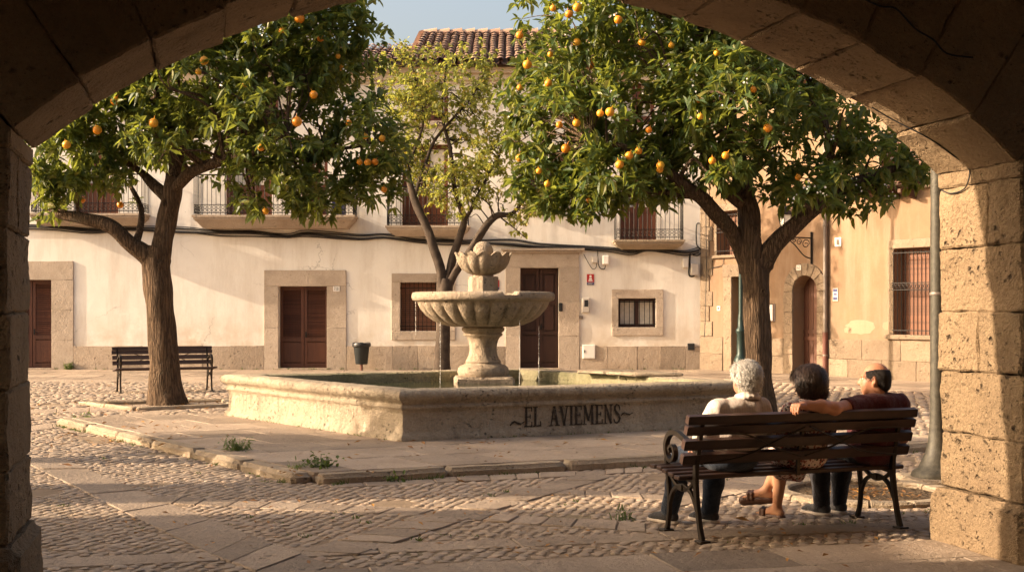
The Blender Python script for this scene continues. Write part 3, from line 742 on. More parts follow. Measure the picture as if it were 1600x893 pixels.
D3 = (fx(813), fx(873), 0, fz(418)); W2 = (fx(966), fx(1025), fz(511), fz(466))
BD1 = (fx(352), fx(425), fz(342), fz(215)); BD1b = (fx(470), fx(512), fz(342), fz(215)); BD2 = (fx(628), fx(700), fz(356), fz(225)); BD3 = (fx(968), fx(1026), fz(377), fz(250))
BW4 = (fx(826), fx(882), fz(318), fz(228)); U1 = (fx(395), fx(455), fz(185), fz(115)); U2 = (fx(640), fx(700), fz(190), fz(120)); U3 = (fx(968), fx(1024), fz(195), fz(120)); BD0 = (fx(115), fx(185), fz(338), fz(215))
ops = [D1, D2, W1, D3, W2, BD1, BD1b, BD2, BD3, BW4, U1, U2, U3, BD0]
wm = MB(); grid_wall(wm, FF, X0, X1, 0, EAVE, ops, .34)
wm.fbox(FF, X0, X0 + .02, .01, 9, 0, EAVE); wm.fbox(FF, X1 - .02, X1 - .001, .01, 9, 0, EAVE); wm.fbox(FF, X0 + .03, X1 - .03, 8.9, 9, 0, EAVE)
wm.fbox(FF, X0 + .03, X1 - .03, .36, .5, 0, EAVE)     # inner face behind the openings
wm.build('wall', M['white'], house)
# cut stone: surrounds, base course
def surround(o, l, r_, t_, b=None, proud=.035, cornice=False, z0=0):
    s = MB(); a0, a1, z0_, z1 = o
    n = max(1, int((z1 - z0_) / .75)); bot = z0_ if b is None else z0_
    for (q0, q1) in ((a0 - l, a0), (a1, a1 + r_)):
        for k in range(n):
            s.block(FF, q0, q1, -proud - random.uniform(0, .004), .02, lerp(bot, z1, k / n) + .001, lerp(bot, z1, (k + 1) / n) - .001, .25, .0025, 4, .004, seed=q0 + k)
    s.block(FF, a0 - l, a1 + r_, -proud - .003, .02, z1 + .002, z1 + t_, .3, .003, 4, .008, seed=a0)
    if b: s.block(FF, a0 - l, a1 + r_, -proud - .003, .02, z0_ - b, z0_ - .002, .3, .003, 4, .008, seed=a1)
    if cornice:
        s.block(FF, a0 - l - .12, a1 + r_ + .14, -proud - .12, .01, z1 + t_ + .002, z1 + t_ + .07, .4, .003, 4, .008); s.block(FF, a0 - l - .06, a1 + r_ + .08, -proud - .07, .01, z1 + t_ - .05, z1 + t_, .4, .003, 4, .008)
    return s
def door_panel(o, mat, dep=.24, louver=True, leaves=2, parent=None, panels=3, name='door'):
    a0, a1, z0, z1 = o; d = MB(); w_ = (a1 - a0) / leaves
    d.fbox(FF, a0, a1, dep + .05, dep + .08, z0 + .03, z1)
    for k in range(leaves):
        b0, b1 = a0 + w_ * k + .008, a0 + w_ * (k + 1) - .008; st_ = .075
        d.fbox(FF, b0, b0 + st_, dep, dep + .05, z0 + .03, z1 - .01); d.fbox(FF, b1 - st_, b1, dep, dep + .05, z0 + .03, z1 - .01)
        zm = lerp(z0, z1, .36)
        rails = [(z0 + .03, z0 + .16), (zm - .05, zm + .05), (z1 - .1, z1 - .01)]
        for r0, r1 in rails: d.fbox(FF, b0 + st_, b1 - st_, dep + .002, dep + .048, r0, r1)
        if louver:
            nl = 26
            for j in range(nl):
                zz = lerp(zm + .06, z1 - .12, j / nl); hh = (z1 - .12 - zm - .06) / nl
                d.hexa([FF.pt(b0 + st_, dep + .005, zz), FF.pt(b1 - st_, dep + .005, zz), FF.pt(b1 - st_, dep + .04, zz + hh * .8), FF.pt(b0 + st_, dep + .04, zz + hh * .8),
                        FF.pt(b0 + st_, dep + .005, zz + .008), FF.pt(b1 - st_, dep + .005, zz + .008), FF.pt(b1 - st_, dep + .04, zz + hh * .8 + .008), FF.pt(b0 + st_, dep + .04, zz + hh * .8 + .008)])
        else:
            for j in range(panels):
                q0, q1 = lerp(z0 + .16, z1 - .1, j / panels), lerp(z0 + .16, z1 - .1, (j + 1) / panels)
                d.fbox(FF, b0 + st_, b1 - st_, dep + .003, dep + .047, q1 - .05, q1 + .02); d.fbox(FF, b0 + st_ + .05, b1 - st_ - .05, dep + .02, dep + .05, q0 + .08, q1 - .1)
        d.fbox(FF, b0 + st_, b1 - st_, dep + .012, dep + .047, z0 + .20, zm - .08)
    o_ = d.build(name, mat, parent)
    h = MB(); zc = z0 + (z1 - z0) * .42; ac = (a0 + a1) / 2 + (.05 if leaves == 2 else -.0)
    h.tube([FF.pt(ac, dep, zc), FF.pt(ac, dep - .05, zc), FF.pt(ac + .09, dep - .05, zc)], .011, 6); h.fbox(FF, ac - .02, ac + .02, dep - .008, dep, zc - .08, zc + .08)
    h.build('handle', M['iron'], o_)
    return o_
def step(o, parent): 
    s = MB(); s.block(FF, o[0] - .08, o[1] + .08, -.06, .3, -.01, .045, .3, .003, 4, .01); return s.build('step', M['plinthst'], parent, smooth=True)
s = surround(D1, fx(40) - fx(5), fx(115) - fx(81), fz(408) - fz(437)); s.build('door_frame', M['surround'], house, smooth=True)
s = surround(D2, fx(435) - fx(413), fx(541) - fx(511), fz(422) - fz(447)); s.build('door_frame', M['surround'], house, smooth=True)
s = surround(D3, fx(813) - fx(790), fx(905) - fx(873), fz(392) - fz(418), cornice=True); s.build('door_frame', M['surround'], house, smooth=True)
for o in (D1, D2): door_panel(o, M['door'], parent=house); step(o, house)
door_panel(D3, M['darkdoor'], .28, False, 2, house); step(D3, house)
def barred_window(o, sur, parent, blind, fr=FF, bars=9, dep=.2):
    s = surround(o, *sur); wf = s.build('window', M['surround'], parent, smooth=True)
    a0, a1, z0, z1 = o
    f = MB()
    if blind:
        n = int((z1 - z0) / .05)
        for k in range(n): f.fbox(fr, a0, a1, dep + .04, dep + .06 + .008 * (k % 2), lerp(z0, z1, k / n) + .002, lerp(z0, z1, (k + 1) / n) - .002)
        f.build('roller_blind', M['blind'], wf)
    else:
        f.fbox(fr, a0, a0 + .07, dep, dep + .05, z0, z1); f.fbox(fr, a1 - .07, a1, dep, dep + .05, z0, z1); f.fbox(fr, (a0 + a1) / 2 - .06, (a0 + a1) / 2 + .06, dep, dep + .05, z0, z1)
        f.fbox(fr, a0 + .07, a1 - .07, dep + .002, dep + .05, z0, z0 + .07); f.fbox(fr, a0 + .07, a1 - .07, dep + .002, dep + .05, z1 - .07, z1); f.build('sash', M['darkdoor'], wf)
        g = MB(); g.fbox(fr, a0 + .06, a1 - .06, dep + .03, dep + .036, z0 + .05, z1 - .05); g.build('pane', M['curtain'], wf)
    b = MB(); n = bars
    for k in range(n):
        a = lerp(a0 + .03, a1 - .03, k / (n - 1)); b.tube([fr.pt(a, .05, z0 - .02), fr.pt(a, .05, z1 + .01)], .009, 5)
    for z in (lerp(z0, z1, .1), lerp(z0, z1, .88)): b.fbox(fr, a0 - .05, a1 + .05, .042, .058, z - .012, z + .012)
    b.build('window_bars', M['iron'], wf)
    return wf
barred_window(W1, (fx(625) - fx(612), fx(711) - fx(682), fz(427) - fz(441), fz(517) - fz(531)), house, True)
barred_window(W2, (.17, .19, .24, .22), house, False, bars=8)
# base course of cut stone slabs
bc = MB(); H = .64
gaps = [(D1[0] - .6, D1[1] + .58), (D2[0] - .38, D2[1] + .52), (D3[0] - .4, D3[1] + .56)]
segs = []; a = X0
for g0, g1 in gaps: segs.append((a, g0)); a = g1
segs.append((a, X1))
for s0, s1 in segs:
    a = s0; bc = MB()
    while a < s1 - .02:
        b_ = min(s1, a + random.uniform(.55, 1.25)); 
        if s1 - b_ < .3: b_ = s1
        bc.block(FF, a + .0015, b_ - .0015, -.03 - random.uniform(0, .008), .02, -.02, H + random.uniform(-.012, .012), .16, .005, 4, .006, seed=a)
        a = b_
    bc.build('base_course', M['plinthst'], house, smooth=True)
# balconies
def balcony(o, a0, a1, zs, hgt, th, parent, mat, dep=.62, bars=True, rh=1.02, door=True, sides=True, glass=True):
    bm_ = MB(); prof_ = [(0, 0), (.03, -.05), (.03, -.09), (-.04, -.13), (-.1, -.2), (-.22, -th)]
    levels = [(0, .0), (-.055, .0), (-.06, .03), (-.11, .035), (-.17, .10), (-th, .24)]
    vs = []
    for z, ins in levels:
        vs += [FF.pt(a0 + ins, .02, zs + z), FF.pt(a0 + ins, -dep + ins, zs + z), FF.pt(a1 - ins, -dep + ins, zs + z), FF.pt(a1 - ins, .02, zs + z)]
    fs = [(0, 1, 2, 3)] + [(4 * k + j, 4 * k + 4 + j, 4 * k + 4 + (j + 1) % 4, 4 * k + (j + 1) % 4) for k in range(len(levels) - 1) for j in range(4)] + [tuple(4 * (len(levels) - 1) + j for j in range(4))[::-1]]
    bm_.add(vs, fs); bo_ = bm_.build('balcony', mat, parent, fix=True)
    r_ = MB(); e = .05
    path = [FF.pt(a0 + e, .0, 0), FF.pt(a0 + e, -dep + e, 0), FF.pt(a1 - e, -dep + e, 0), FF.pt(a1 - e, .0, 0)]
    for zz in (.06, .27, rh):
        pp = [Vector((p.x, p.y, zs + zz)) for p in path]
        for k in range(3): r_.tube([pp[k], pp[k + 1]], .011 if zz < rh else .018, 5)
    for k in range(3):
        L = (path[k + 1] - path[k]).length; n = max(3, int(L / .115))
        for j in range(n + (k == 2)):
            p = path[k].lerp(path[k + 1], j / n); r_.tube([Vector((p.x, p.y, zs + .01)), Vector((p.x, p.y, zs + rh))], .0085, 4)
            if k == 1 or j:
                c = path[k].lerp(path[k + 1], (j + .5) / n); dr = (path[k + 1] - path[k]).normalized()
                if j < n:
                    for zc, rr in ((.125, .042), (.205, .038)):
                        r_.tube([Vector((c.x, c.y, zs + zc)) + dr * math.cos(t_) * rr + Vector((0, 0, math.sin(t_) * rr)) for t_ in [x * math.pi / 4 for x in range(9)]], .006, 4, cap=False)
    r_.build('railing', M['iron'], bo_)
def balcony_door(o, parent, mat, halfglass=True):
    a0, a1, z0, z1 = o; d = MB(); dep = .2; m = (a0 + a1) / 2; zm = lerp(z0, z1, .40) if halfglass else z0 + .2
    for b0, b1 in ((a0, m - .01), (m + .01, a1)):
        d.fbox(FF, b0, b0 + .11, dep, dep + .06, z0, z1); d.fbox(FF, b1 - .11, b1, dep, dep + .06, z0, z1)
        d.fbox(FF, b0 + .11, b1 - .11, dep + .002, dep + .06, zm - .09, zm + .06); d.fbox(FF, b0 + .11, b1 - .11, dep + .002, dep + .06, z1 - .12, z1); d.fbox(FF, b0 + .11, b1 - .11, dep + .002, dep + .06, z0, z0 + .14)
        d.fbox(FF, b0 + .11, b1 - .11, dep + .025, dep + .055, z0 + .14, zm - .09)
    o_ = d.build('balcony_door', mat, parent)
    g = MB()
    for b0, b1 in ((a0 + .11, m - .12), (m + .12, a1 - .11)): g.fbox(FF, b0, b1, dep + .03, dep + .04, zm + .06, z1 - .12)
    g.build('pane', M['curtain'], o_)
for o in (BD1, BD1b, BD2, BD3, U1, U2, U3, BD0): balcony_door(o, house, M['balcdoor'], o not in (U1, U2, U3))
balcony(BD1, fx(311), fx(560), fz(339), 0, .33, house, M['plinthst'], .8, rh=1.05)
balcony(BD2, fx(605), fx(735), fz(354), 0, .27, house, M['surround'], .55)
balcony(BD3, fx(957), fx(1066), fz(376), 0, .24, house, M['kerb'], .6, rh=1.06)
balcony(BD0, fx(60), fx(235), fz(336), 0, .3, house, M['plinthst'], .7)
sl_ = MB(); sl_.block(FF, fx(815), fx(894), -.2, .02, fz(327), fz(319), .3, .003, 4, .01); sl_.block(FF, fx(820), fx(889), -.14, .02, fz(333), fz(327) - .003, .3, .003, 4, .01)
wn_ = sl_.build('window', M['surround'], house, smooth=True)
b = MB()
for k in range(10): b.tube([FF.pt(lerp(BW4[0], BW4[1] + .1, k / 9), -.12, fz(319)), FF.pt(lerp(BW4[0], BW4[1] + .1, k / 9), -.12, fz(240))], .009, 5)
b.fbox(FF, BW4[0], BW4[1] + .1, -.13, -.11, fz(242), fz(240)); b.build('window_bars', M['iron'], wn_)
f = MB(); a0, a1, z0, z1 = BW4; f.fbox(FF, a0, a1, .22, .26, z0, z1); f.build('shutter', M['door'], wn_)
us = MB(); us.block(FF, U2[0] - .2, U2[1] + .2, -.18, .02, U2[2] - .12, U2[2] - .005, .3, .003, 4, .01); us.build('window_sill', M['surround'], house, smooth=True)
# cornice and tiled roof
cn = MB()
for z0, z1, d in ((EAVE - .42, EAVE - .34, .06), (EAVE - .34, EAVE - .16, .14), (EAVE - .16, EAVE - .02, .26)): cn.fbox(FF, X0, X1 + .05, -d, .01, z0 + .002, z1)
cn.build('cornice', M['cream'], house)
def tiles(mb, a0, a1, d0, z0, d1, z1, fr=FF, pitch=.23, course=.42):
    n = int((a1 - a0) / pitch); L = math.hypot(d1 - d0, z1 - z0); m_ = int(L / course)
    sl = Vector((0, d1 - d0, z1 - z0)) / L; nm = Vector((0, -(z1 - z0), d1 - d0)) / L
    for i in range(n):
        a = a0 + pitch * (i + .5)
        for j in range(m_):
            t0, t1 = j / m_, (j + 1) / m_ + .12 / L
            jit = random.uniform(-.012, .012); lift = random.uniform(0, .012)
            for kind in (0, 1):
                vs = []
                for (t_, rr, up) in ((t0, .105, .030 + lift), (t1, .085, .0)):
                    for k in range(6):
                        an = math.pi * k / 5; 
                        x = a + (pitch / 2 if kind else 0) + jit + math.cos(an) * rr * (1 if not kind else .95); h = math.sin(an) * rr * .8 * (1 if not kind else -1) + (.07 if not kind else .05) + up
                        c = (d0 + (d1 - d0) * t_ + nm.y * h, z0 + (z1 - z0) * t_ + nm.z * h)
                        vs.append(fr.pt(x, c[0], c[1]))
                mb.add(vs, [(k, k + 1, k + 7, k + 6) for k in range(5)])
rt = MB(); VX = fx(641); RD, RZ = 4.4, 9.86
tiles(rt, VX, X1, -.55, EAVE, RD, RZ)
rt.add([FF.pt(VX, -.5, EAVE - .01), FF.pt(X1, -.5, EAVE - .01), FF.pt(X1, RD, RZ - .01), FF.pt(VX, RD, RZ - .01)], [(0, 1, 2, 3)])
rt.add([FF.pt(VX, RD, RZ - .01), FF.pt(X1, RD, RZ - .01), FF.pt(X1, 9.3, EAVE), FF.pt(VX, 9.3, EAVE)], [(0, 1, 2, 3)])
tiles(rt, X0, VX - .02, -.55, EAVE - .02, 2.6, EAVE + 1.05)
rt.add([FF.pt(X0, -.5, EAVE - .03), FF.pt(VX, -.5, EAVE - .03), FF.pt(VX, 2.6, EAVE + 1.03), FF.pt(X0, 2.6, EAVE + 1.03)], [(0, 1, 2, 3)])
rt.add([FF.pt(X0, 2.6, EAVE + 1.03), FF.pt(VX, 2.6, EAVE + 1.03), FF.pt(VX, 9.3, EAVE), FF.pt(X0, 9.3, EAVE)], [(0, 1, 2, 3)])
k = VX + .05
while k < X1 - .3:                                            # ridge tiles
    rt.tube([FF.pt(k, RD, RZ + .05), FF.pt(k + .42, RD, RZ + .09)], [.12, .145], 10); k += .38
k = -.4
while k < RD:                                                 # verge tiles
    t0 = (k + .55) / (RD + .55); t1 = (k + .85) / (RD + .55)
    rt.tube([FF.pt(VX + .02, k, lerp(EAVE, RZ, t0) + .07), FF.pt(VX + .02, k + .36, lerp(EAVE, RZ, t1) + .02)], [.13, .105], 8); k += .33
rt.build('roof', M['tile'], house, smooth=True)
gm = MB(); gm.add([FF.pt(VX + .03, -.1, EAVE), FF.pt(VX + .03, RD, RZ - .05), FF.pt(VX + .03, 9.2, EAVE), FF.pt(VX + .06, -.1, EAVE), FF.pt(VX + .06, RD, RZ - .05), FF.pt(VX + .06, 9.2, EAVE)], [(2, 1, 0), (3, 4, 5)])
gm.build('gable', M['white'], house)

# bundle of cables pinned along the white front
cb = MB()
main = [(55, 356), (140, 362), (200, 358), (280, 361), (345, 365), (400, 366), (450, 370), (480, 366), (560, 372), (600, 371), (650, 375), (700, 378), (745, 379), (800, 380), (840, 384), (880, 386), (950, 391), (985, 394), (1010, 391), (1040, 393), (1070, 396), (1092, 392)]
for k, (dz, dd, r_) in enumerate(((0, -.06, .034), (.05, -.045, .020), (-.045, -.05, .018), (.09, -.04, .011))):
    pts = [FF.pt(fx(px), dd + random.uniform(-.012, .012) - (.25 if 0 else 0), fz(py) + dz + random.uniform(-.03, .03)) for px, py in main]
    cb.tube(spline([FF.pt(X0 + .5, dd, fz(356) + dz)] + pts, 6), r_, 6)
tag(cb.build('cable_bundle', M['cable']), 'sagging bundle of black cables pinned under the balconies of the white house', 'cables')
def wire(pts, r_, label, name='cable', mat='cable'):
    w_ = MB(); w_.tube(spline([FF.pt(fx(x), -.035, fz(y)) for x, y in pts], 6), r_, 5); return tag(w_.build(name, M[mat]), label, 'cable')
wire([(912, 397), (920, 412), (926, 420), (931, 418), (932, 408)], .009, 'thin loop of wire above the dark panelled door')
wire([(934, 389), (934, 405), (937, 418), (944, 420), (946, 414)], .012, 'wire dropping from the bundle to the white junction box')
wire([(1078, 396), (1077, 412), (1076, 428), (1080, 432), (1085, 430)], .022, 'thick black cable curling into the grey box by the house corner')
wire([(1082, 398), (1090, 399), (1096, 393), (1092, 387), (1088, 380), (1088, 352), (1093, 349)], .018, 'black cable looped up the corner of the white house')
def wallbox(o, label, cat, mat, dep=.12, name='junction_box', lidmat=None, slot=None):
    t_ = thing(name, label, cat, FF.pt((o[0] + o[1]) / 2, 0, o[2]))
    m_ = MB(); m_.fbox(FF, o[0], o[1], -dep, -.001, o[2], o[3]); m_.build('case', M[mat], t_, bevel=.012)
    l_ = MB(); i_ = .014; l_.fbox(FF, o[0] + i_, o[1] - i_, -dep - .012, -dep + .002, o[2] + i_, o[3] - i_); l_.build('lid', M[lidmat or mat], t_, bevel=.005)
    if slot:
        s_ = MB(); s_.fbox(FF, lerp(o[0], o[1], slot[0]), lerp(o[0], o[1], slot[1]), -dep - .018, -dep - .011, lerp(o[2], o[3], slot[2]), lerp(o[2], o[3], slot[3])); s_.build('window' if slot[4:] else 'catch', M['dark'], t_)
    return t_
def rc(x0, y0, x1, y1): return (fx(x0), fx(x1), fz(y1), fz(y0))
wallbox(rc(925, 400, 934, 411), 'small grey junction box left of the white one under the cables', 'junction box', 'plast', .08)
wallbox(rc(941, 399, 951, 413), 'white junction box with a black cable gland under the cables', 'junction box', 'whitepl')
wallbox(rc(1066, 403, 1075, 418), 'tall narrow pale box under the cables near the house corner', 'junction box', 'whitepl', .1)
wallbox(rc(1079, 412, 1091, 430), 'grey plastic box beside the house corner fed by a thick cable', 'junction box', 'plast', .14)
wallbox(rc(909, 465, 921, 488), 'grey intercom meter box with dark window beside the panelled door', 'meter box', 'plast', .1, 'meter_box', None, (.3, .8, .4, .85, 1))
wallbox(rc(910, 538, 930, 560), 'pale metal meter cabinet set low in the stone base course', 'meter cabinet', 'whitepl', .05, 'meter_cabinet', None, (.12, .2, .42, .62))
wallbox(rc(873, 473, 879, 486), 'small dark door bell panel in the stone reveal of the panelled door', 'door bell', 'dark', .055, 'door_bell')
wallbox(rc(905, 493, 911, 498), 'tiny grey socket low on the plaster under the meter box', 'socket', 'zinc', .03, 'wall_socket')
wallbox(rc(1074, 536, 1085, 547), 'dark square vent grille in the base course near the corner', 'vent', 'dark', .04, 'vent_grille')
# alarm plates
def alarm_plate(px, label, half=None):
    x0, y0, x1, y1 = px; o = rc(*px)
    t_ = thing('alarm_sign', label, 'sign', FF.pt((o[0] + o[1]) / 2, 0, o[2]))
    zb = lerp(o[2], o[3], .26)
    m_ = MB(); m_.fbox(FF, o[0], o[1], -.015, -.001, zb + .002, o[3]); m_.build('red_plate', M['red'], t_)
    m_ = MB(); m_.fbox(FF, o[0], o[1], -.015, -.001, o[2], zb - .002); m_.build('blue_band', M['blue'], t_)
    m_ = MB(); w_ = o[1] - o[0]; h = o[3] - zb; c = (o[0] + o[1]) / 2
    m_.fbox(FF, c - .3 * w_, c + .3 * w_, -.019, -.014, zb + .12 * h, zb + .26 * h); m_.fbox(FF, c - .2 * w_, c + .2 * w_, -.019, -.014, zb + .30 * h, zb + .52 * h)
    m_.add([FF.pt(c + .17 * w_ * math.cos(k * .5236), -.018, zb + .72 * h + .17 * w_ * math.sin(k * .5236)) for k in range(12)], [tuple(range(12))])
    m_.build('white_emblem', M['whitepl'], t_)
    m_ = MB()
    for k in range(2): m_.fbox(FF, o[0] + .1 * w_, o[1] - (.15 + .1 * k) * w_, -.018, -.014, zb - .03 - .035 * k, zb - .018 - .035 * k)
    m_.build('text_line', M['plast'], t_)
alarm_plate((917, 428, 928, 445), 'red alarm sign with white figure and blue band on the white wall')
alarm_plate((769, 437, 780, 452), 'red alarm sign half hidden behind the fountain block')
def number_plate(fr, a0, a1, z0, z1, text, label, d=-.04):
    t_ = thing('number_plate', label, 'number plate', fr.pt((a0 + a1) / 2, d, z0))
    m_ = MB(); m_.fbox(fr, a0, a1, d - .012, d, z0, z1); m_.build('plate', M['whitepl'], t_)
    h = (z1 - z0) * .62; tw = sum(STROKE[c][0] + .14 for c in text) * h; ws = (a1 - a0) * .8 / tw
    m_ = MB(); letters(m_, fr, text, a0 + (a1 - a0) * .1, z0 + (z1 - z0) * .19, h, ws, .14, d - .013, .002); m_.build('digits', M['dark'], t_)
o = rc(521, 447, 531, 455); number_plate(FF, *o, '718', 'small white house number plate beside the double shutter door', -.042)
# litter bin against the white house
bt = G(568, 580); bt = Vector((fx(568), 33.75, 0))
bn0 = thing('litter_bin', 'dark litter bin on a short post against the white house', 'litter bin', bt)
m_ = MB(); m_.lathe(bt, [(.15, .17), (.16, .18), (.215, .66), (.22, .67), (.20, .67), (.16, .25)], 20); m_.build('bin_body', M['bin'], bn0, smooth=True)
m_ = MB(); m_.lathe(bt, [(.225, .63), (.245, .64), (.25, .69), (.235, .73), (.20, .735), (.20, .66)], 20, lambda j, r, z, a: (r * (1 + .05 * noise.noise(Vector((math.cos(a) * 3, math.sin(a) * 3, z)))), z + .015 * math.sin(3 * a))); m_.build('bag_rim', M['dark'], bn0, smooth=True)
m_ = MB(); m_.tube([bt, bt + Vector((0, 0, .2))], .035, 8); m_.build('post', M['rustpipe'], bn0)
# window air conditioner box on the left balcony
bx = P(530, 333, 33.65); t_ = thing('metal_planter', 'dark blue square planter box standing on the left balcony', 'planter', (bx.x, bx.y, fz(339)))
m_ = MB(); m_.box((bx.x, bx.y, fz(339) + .18), (.34, .26, .34)); m_.build('box', M['blue'], t_, bevel=.01); m_ = MB(); m_.box((bx.x, bx.y, fz(339) + .365), (.40, .32, .03)); m_.build('rim', M['zinc'], t_)

# ------------------------------------------------------------------ the orange house
def oa(px):
    k = (px - 800) / F; return (k * OA.y - OA.x) / (OUd.x - k * OUd.y)
def oz(px, py): return EYE - (py - HOR) / F * (OA.y + OUd.y * oa(px))
oh = thing('orange_house', 'faded orange plastered house with arched door and barred window at the corner', 'house', OF.pt(4, 0, 0))
GD = (oa(1144), oa(1164), 0, oz(1155, 432)); AD0, AD1 = oa(1240), oa(1278); ADs = oz(1259, 455); ADt = oz(1259, 430)
OW = (oa(1397), oa(1476), oz(1430, 523), oz(1430, 387)); SW = (oa(1121), oa(1153), oz(1135, 398), oz(1135, 330)); BWn = (oa(1378), oa(1446), oz(1410, 290), oz(1410, 205))
OTOP = 7.2; OL = 15.0
ops = [GD, (AD0, AD1, 0, ADt), OW, SW, BWn]
wm = MB(); grid_wall(wm, OF, 0, OL, 0, OTOP, ops, .45)
wm.fbox(OF, .01, OL, .46, .6, 0, OTOP); wm.fbox(OF, .0, .02, .01, 7, 0, OTOP); wm.fbox(OF, OL - .02, OL, .01, 7, 0, OTOP)
# spandrels turn the square hole into a round-headed one
am, ar = (AD0 + AD1) / 2, (AD1 - AD0) / 2; rise = ADt - ADs; nS = 12
arcp = [(am + ar * math.cos(math.pi * k / nS), ADs + rise * math.sin(math.pi * k / nS)) for k in range(nS + 1)]
for k in range(nS):
    (x0, z0), (x1, z1) = arcp[k], arcp[k + 1]
    wm.add([OF.pt(x0, .002, z0), OF.pt(x1, .002, z1), OF.pt(x1, .002, ADt), OF.pt(x0, .002, ADt)], [(0, 1, 2, 3)])
    wm.add([OF.pt(x0, .002, z0), OF.pt(x1, .002, z1), OF.pt(x1, .44, z1), OF.pt(x0, .44, z0)], [(3, 2, 1, 0)])
wm.build('wall', M['ochre'], oh)
def oblock(s, a0, a1, z0, z1, pr=.03, seed=0): s.block(OF, a0, a1, -pr, .03, z0, z1, .14, .006, 4, .008, seed=seed)
af = MB(); ja = .30
for k in range(4):
    z0, z1 = lerp(0, ADs, k / 4) + .003, lerp(0, ADs, (k + 1) / 4) - .003
    oblock(af, AD0 - ja, AD0, z0, z1, .05, k); oblock(af, AD1, AD1 + ja, z0, z1, .05, k + 9)
for k in range(9):
    t0, t1 = math.pi * k / 9 + .006, math.pi * (k + 1) / 9 - .006
    af.rough(lambda x, y, z, t0=t0, t1=t1: (lambda an, e: OF.pt(am + (ar + e * ja) * math.cos(an), lerp(-.05, .03, y), ADs + (rise + e * ja) * math.sin(an)))(lerp(t0, t1, x), z), 4, 2, 4, .005, 4, .012, (.25, .08, .3), 0, k)
af.build('door_frame', M['ochre_st'], oh, smooth=True)
def simple_door(o, mat, dep, name, planks=5, arch=False):
    a0, a1, z0, z1 = o; d = MB(); n = planks
    for k in range(n):
        b0, b1 = lerp(a0, a1, k / n) + .006, lerp(a0, a1, (k + 1) / n) - .006
        d.fbox(OF, b0, b1, dep, dep + .05, z0 + .03, z1 - .01)
    for z in (z0 + .1, lerp(z0, z1, .35), lerp(z0, z1, .42)): d.fbox(OF, a0 + .01, a1 - .01, dep - .02, dep - .001, z, z + .09)
    o_ = d.build(name, mat, oh)
    h = MB(); h.lathe(OF.pt(lerp(a0, a1, .82), dep - .05, lerp(z0, z1, .38)), [(.005, -.03), (.03, -.015), (.03, .015), (.005, .03)], 10); h.build('handle', M['zinc'], o_)
simple_door((AD0, AD1, 0, ADt), M['olddoor'], .36, 'door'); simple_door(GD, M['greendoor'], .34, 'door', 4)
gf = MB(); oblock(gf, GD[0] - .30, GD[0], 0, GD[3], .04, 1); oblock(gf, GD[1], GD[1] + .26, 0, GD[3], .04, 2); oblock(gf, GD[0] - .32, GD[1] + .28, GD[3] + .004, GD[3] + .32, .045, 3); gf.build('door_frame', M['ochre_st'], oh, smooth=True)
# base of cut stone and the pilaster at the corner
free_ = [(0.0, GD[0] - .32), (GD[1] + .27, AD0 - ja - .01), (AD1 + ja + .01, OL)]
for s0, s1 in free_:
    bs_ = MB()
    for row, (z0, z1) in enumerate(((-.02, .44), (.445, .90))):
        a = s0
        while a < s1 - .02:
            b_ = min(s1, a + random.uniform(.5, 1.15))
            if s1 - b_ < .3: b_ = s1
            oblock(bs_, a + .003, b_ - .003, z0, z1 + random.uniform(-.01, .01) * row, .035 + random.uniform(0, .014), a + row * 3)
            a = b_
    bs_.build('base_course', M['ochre_st'], oh, smooth=True)
z = .905; k = 0; bs_ = MB()
while z < 5.4:
    h = random.uniform(.34, .5); oblock(bs_, 0, .34 if k % 2 else .46, z, z + h - .006, .03, z); z += h; k += 1
bs_.build('quoins', M['ochre_st'], oh, smooth=True)
def owin(o, bars, sill=.1, frame_=.16, scroll=True):
    a0, a1, z0, z1 = o; s = MB()
    oblock(s, a0 - frame_, a0, z0, z1, .03, a0); oblock(s, a1, a1 + frame_, z0, z1, .03, a1); oblock(s, a0 - frame_, a1 + frame_, z1 + .004, z1 + .2, .034, z1); oblock(s, a0 - frame_ - .05, a1 + frame_ + .05, z0 - sill, z0 - .004, .09, z0)
    wf = s.build('window', M['ochre_st'], oh, smooth=True)
    f = MB(); n = int((z1 - z0) / .06)
    for k in range(n): f.fbox(OF, a0, a1, .30, .325 + .008 * (k % 2), lerp(z0, z1, k / n) + .002, lerp(z0, z1, (k + 1) / n) - .002)
    f.build('roller_blind', M['blind'], wf)
    b = MB()
    for k in range(bars):
        a = lerp(a0 + .03, a1 - .03, k / (bars - 1)); b.tube([OF.pt(a, -.05, z0), OF.pt(a, -.05, z1 - .04)], .0095, 5)
        if scroll:
            for zc in (lerp(z0, z1, .56),):
                b.tube([OF.pt(a + .05 * math.cos(t_), -.05, zc + .05 * math.sin(t_)) for t_ in [x * math.pi / 4 for x in range(9)]], .007, 4, cap=False)
    for z in (z0 + .1, lerp(z0, z1, .52), lerp(z0, z1, .60), z1 - .1): b.fbox(OF, a0 - .02, a1 + .02, -.058, -.042, z - .01, z + .01)
    b.build('window_bars', M['iron'], wf)
owin(OW, 13); owin(SW, 6, .08, .1, False); owin(BWn, 9, .1, .12, False)
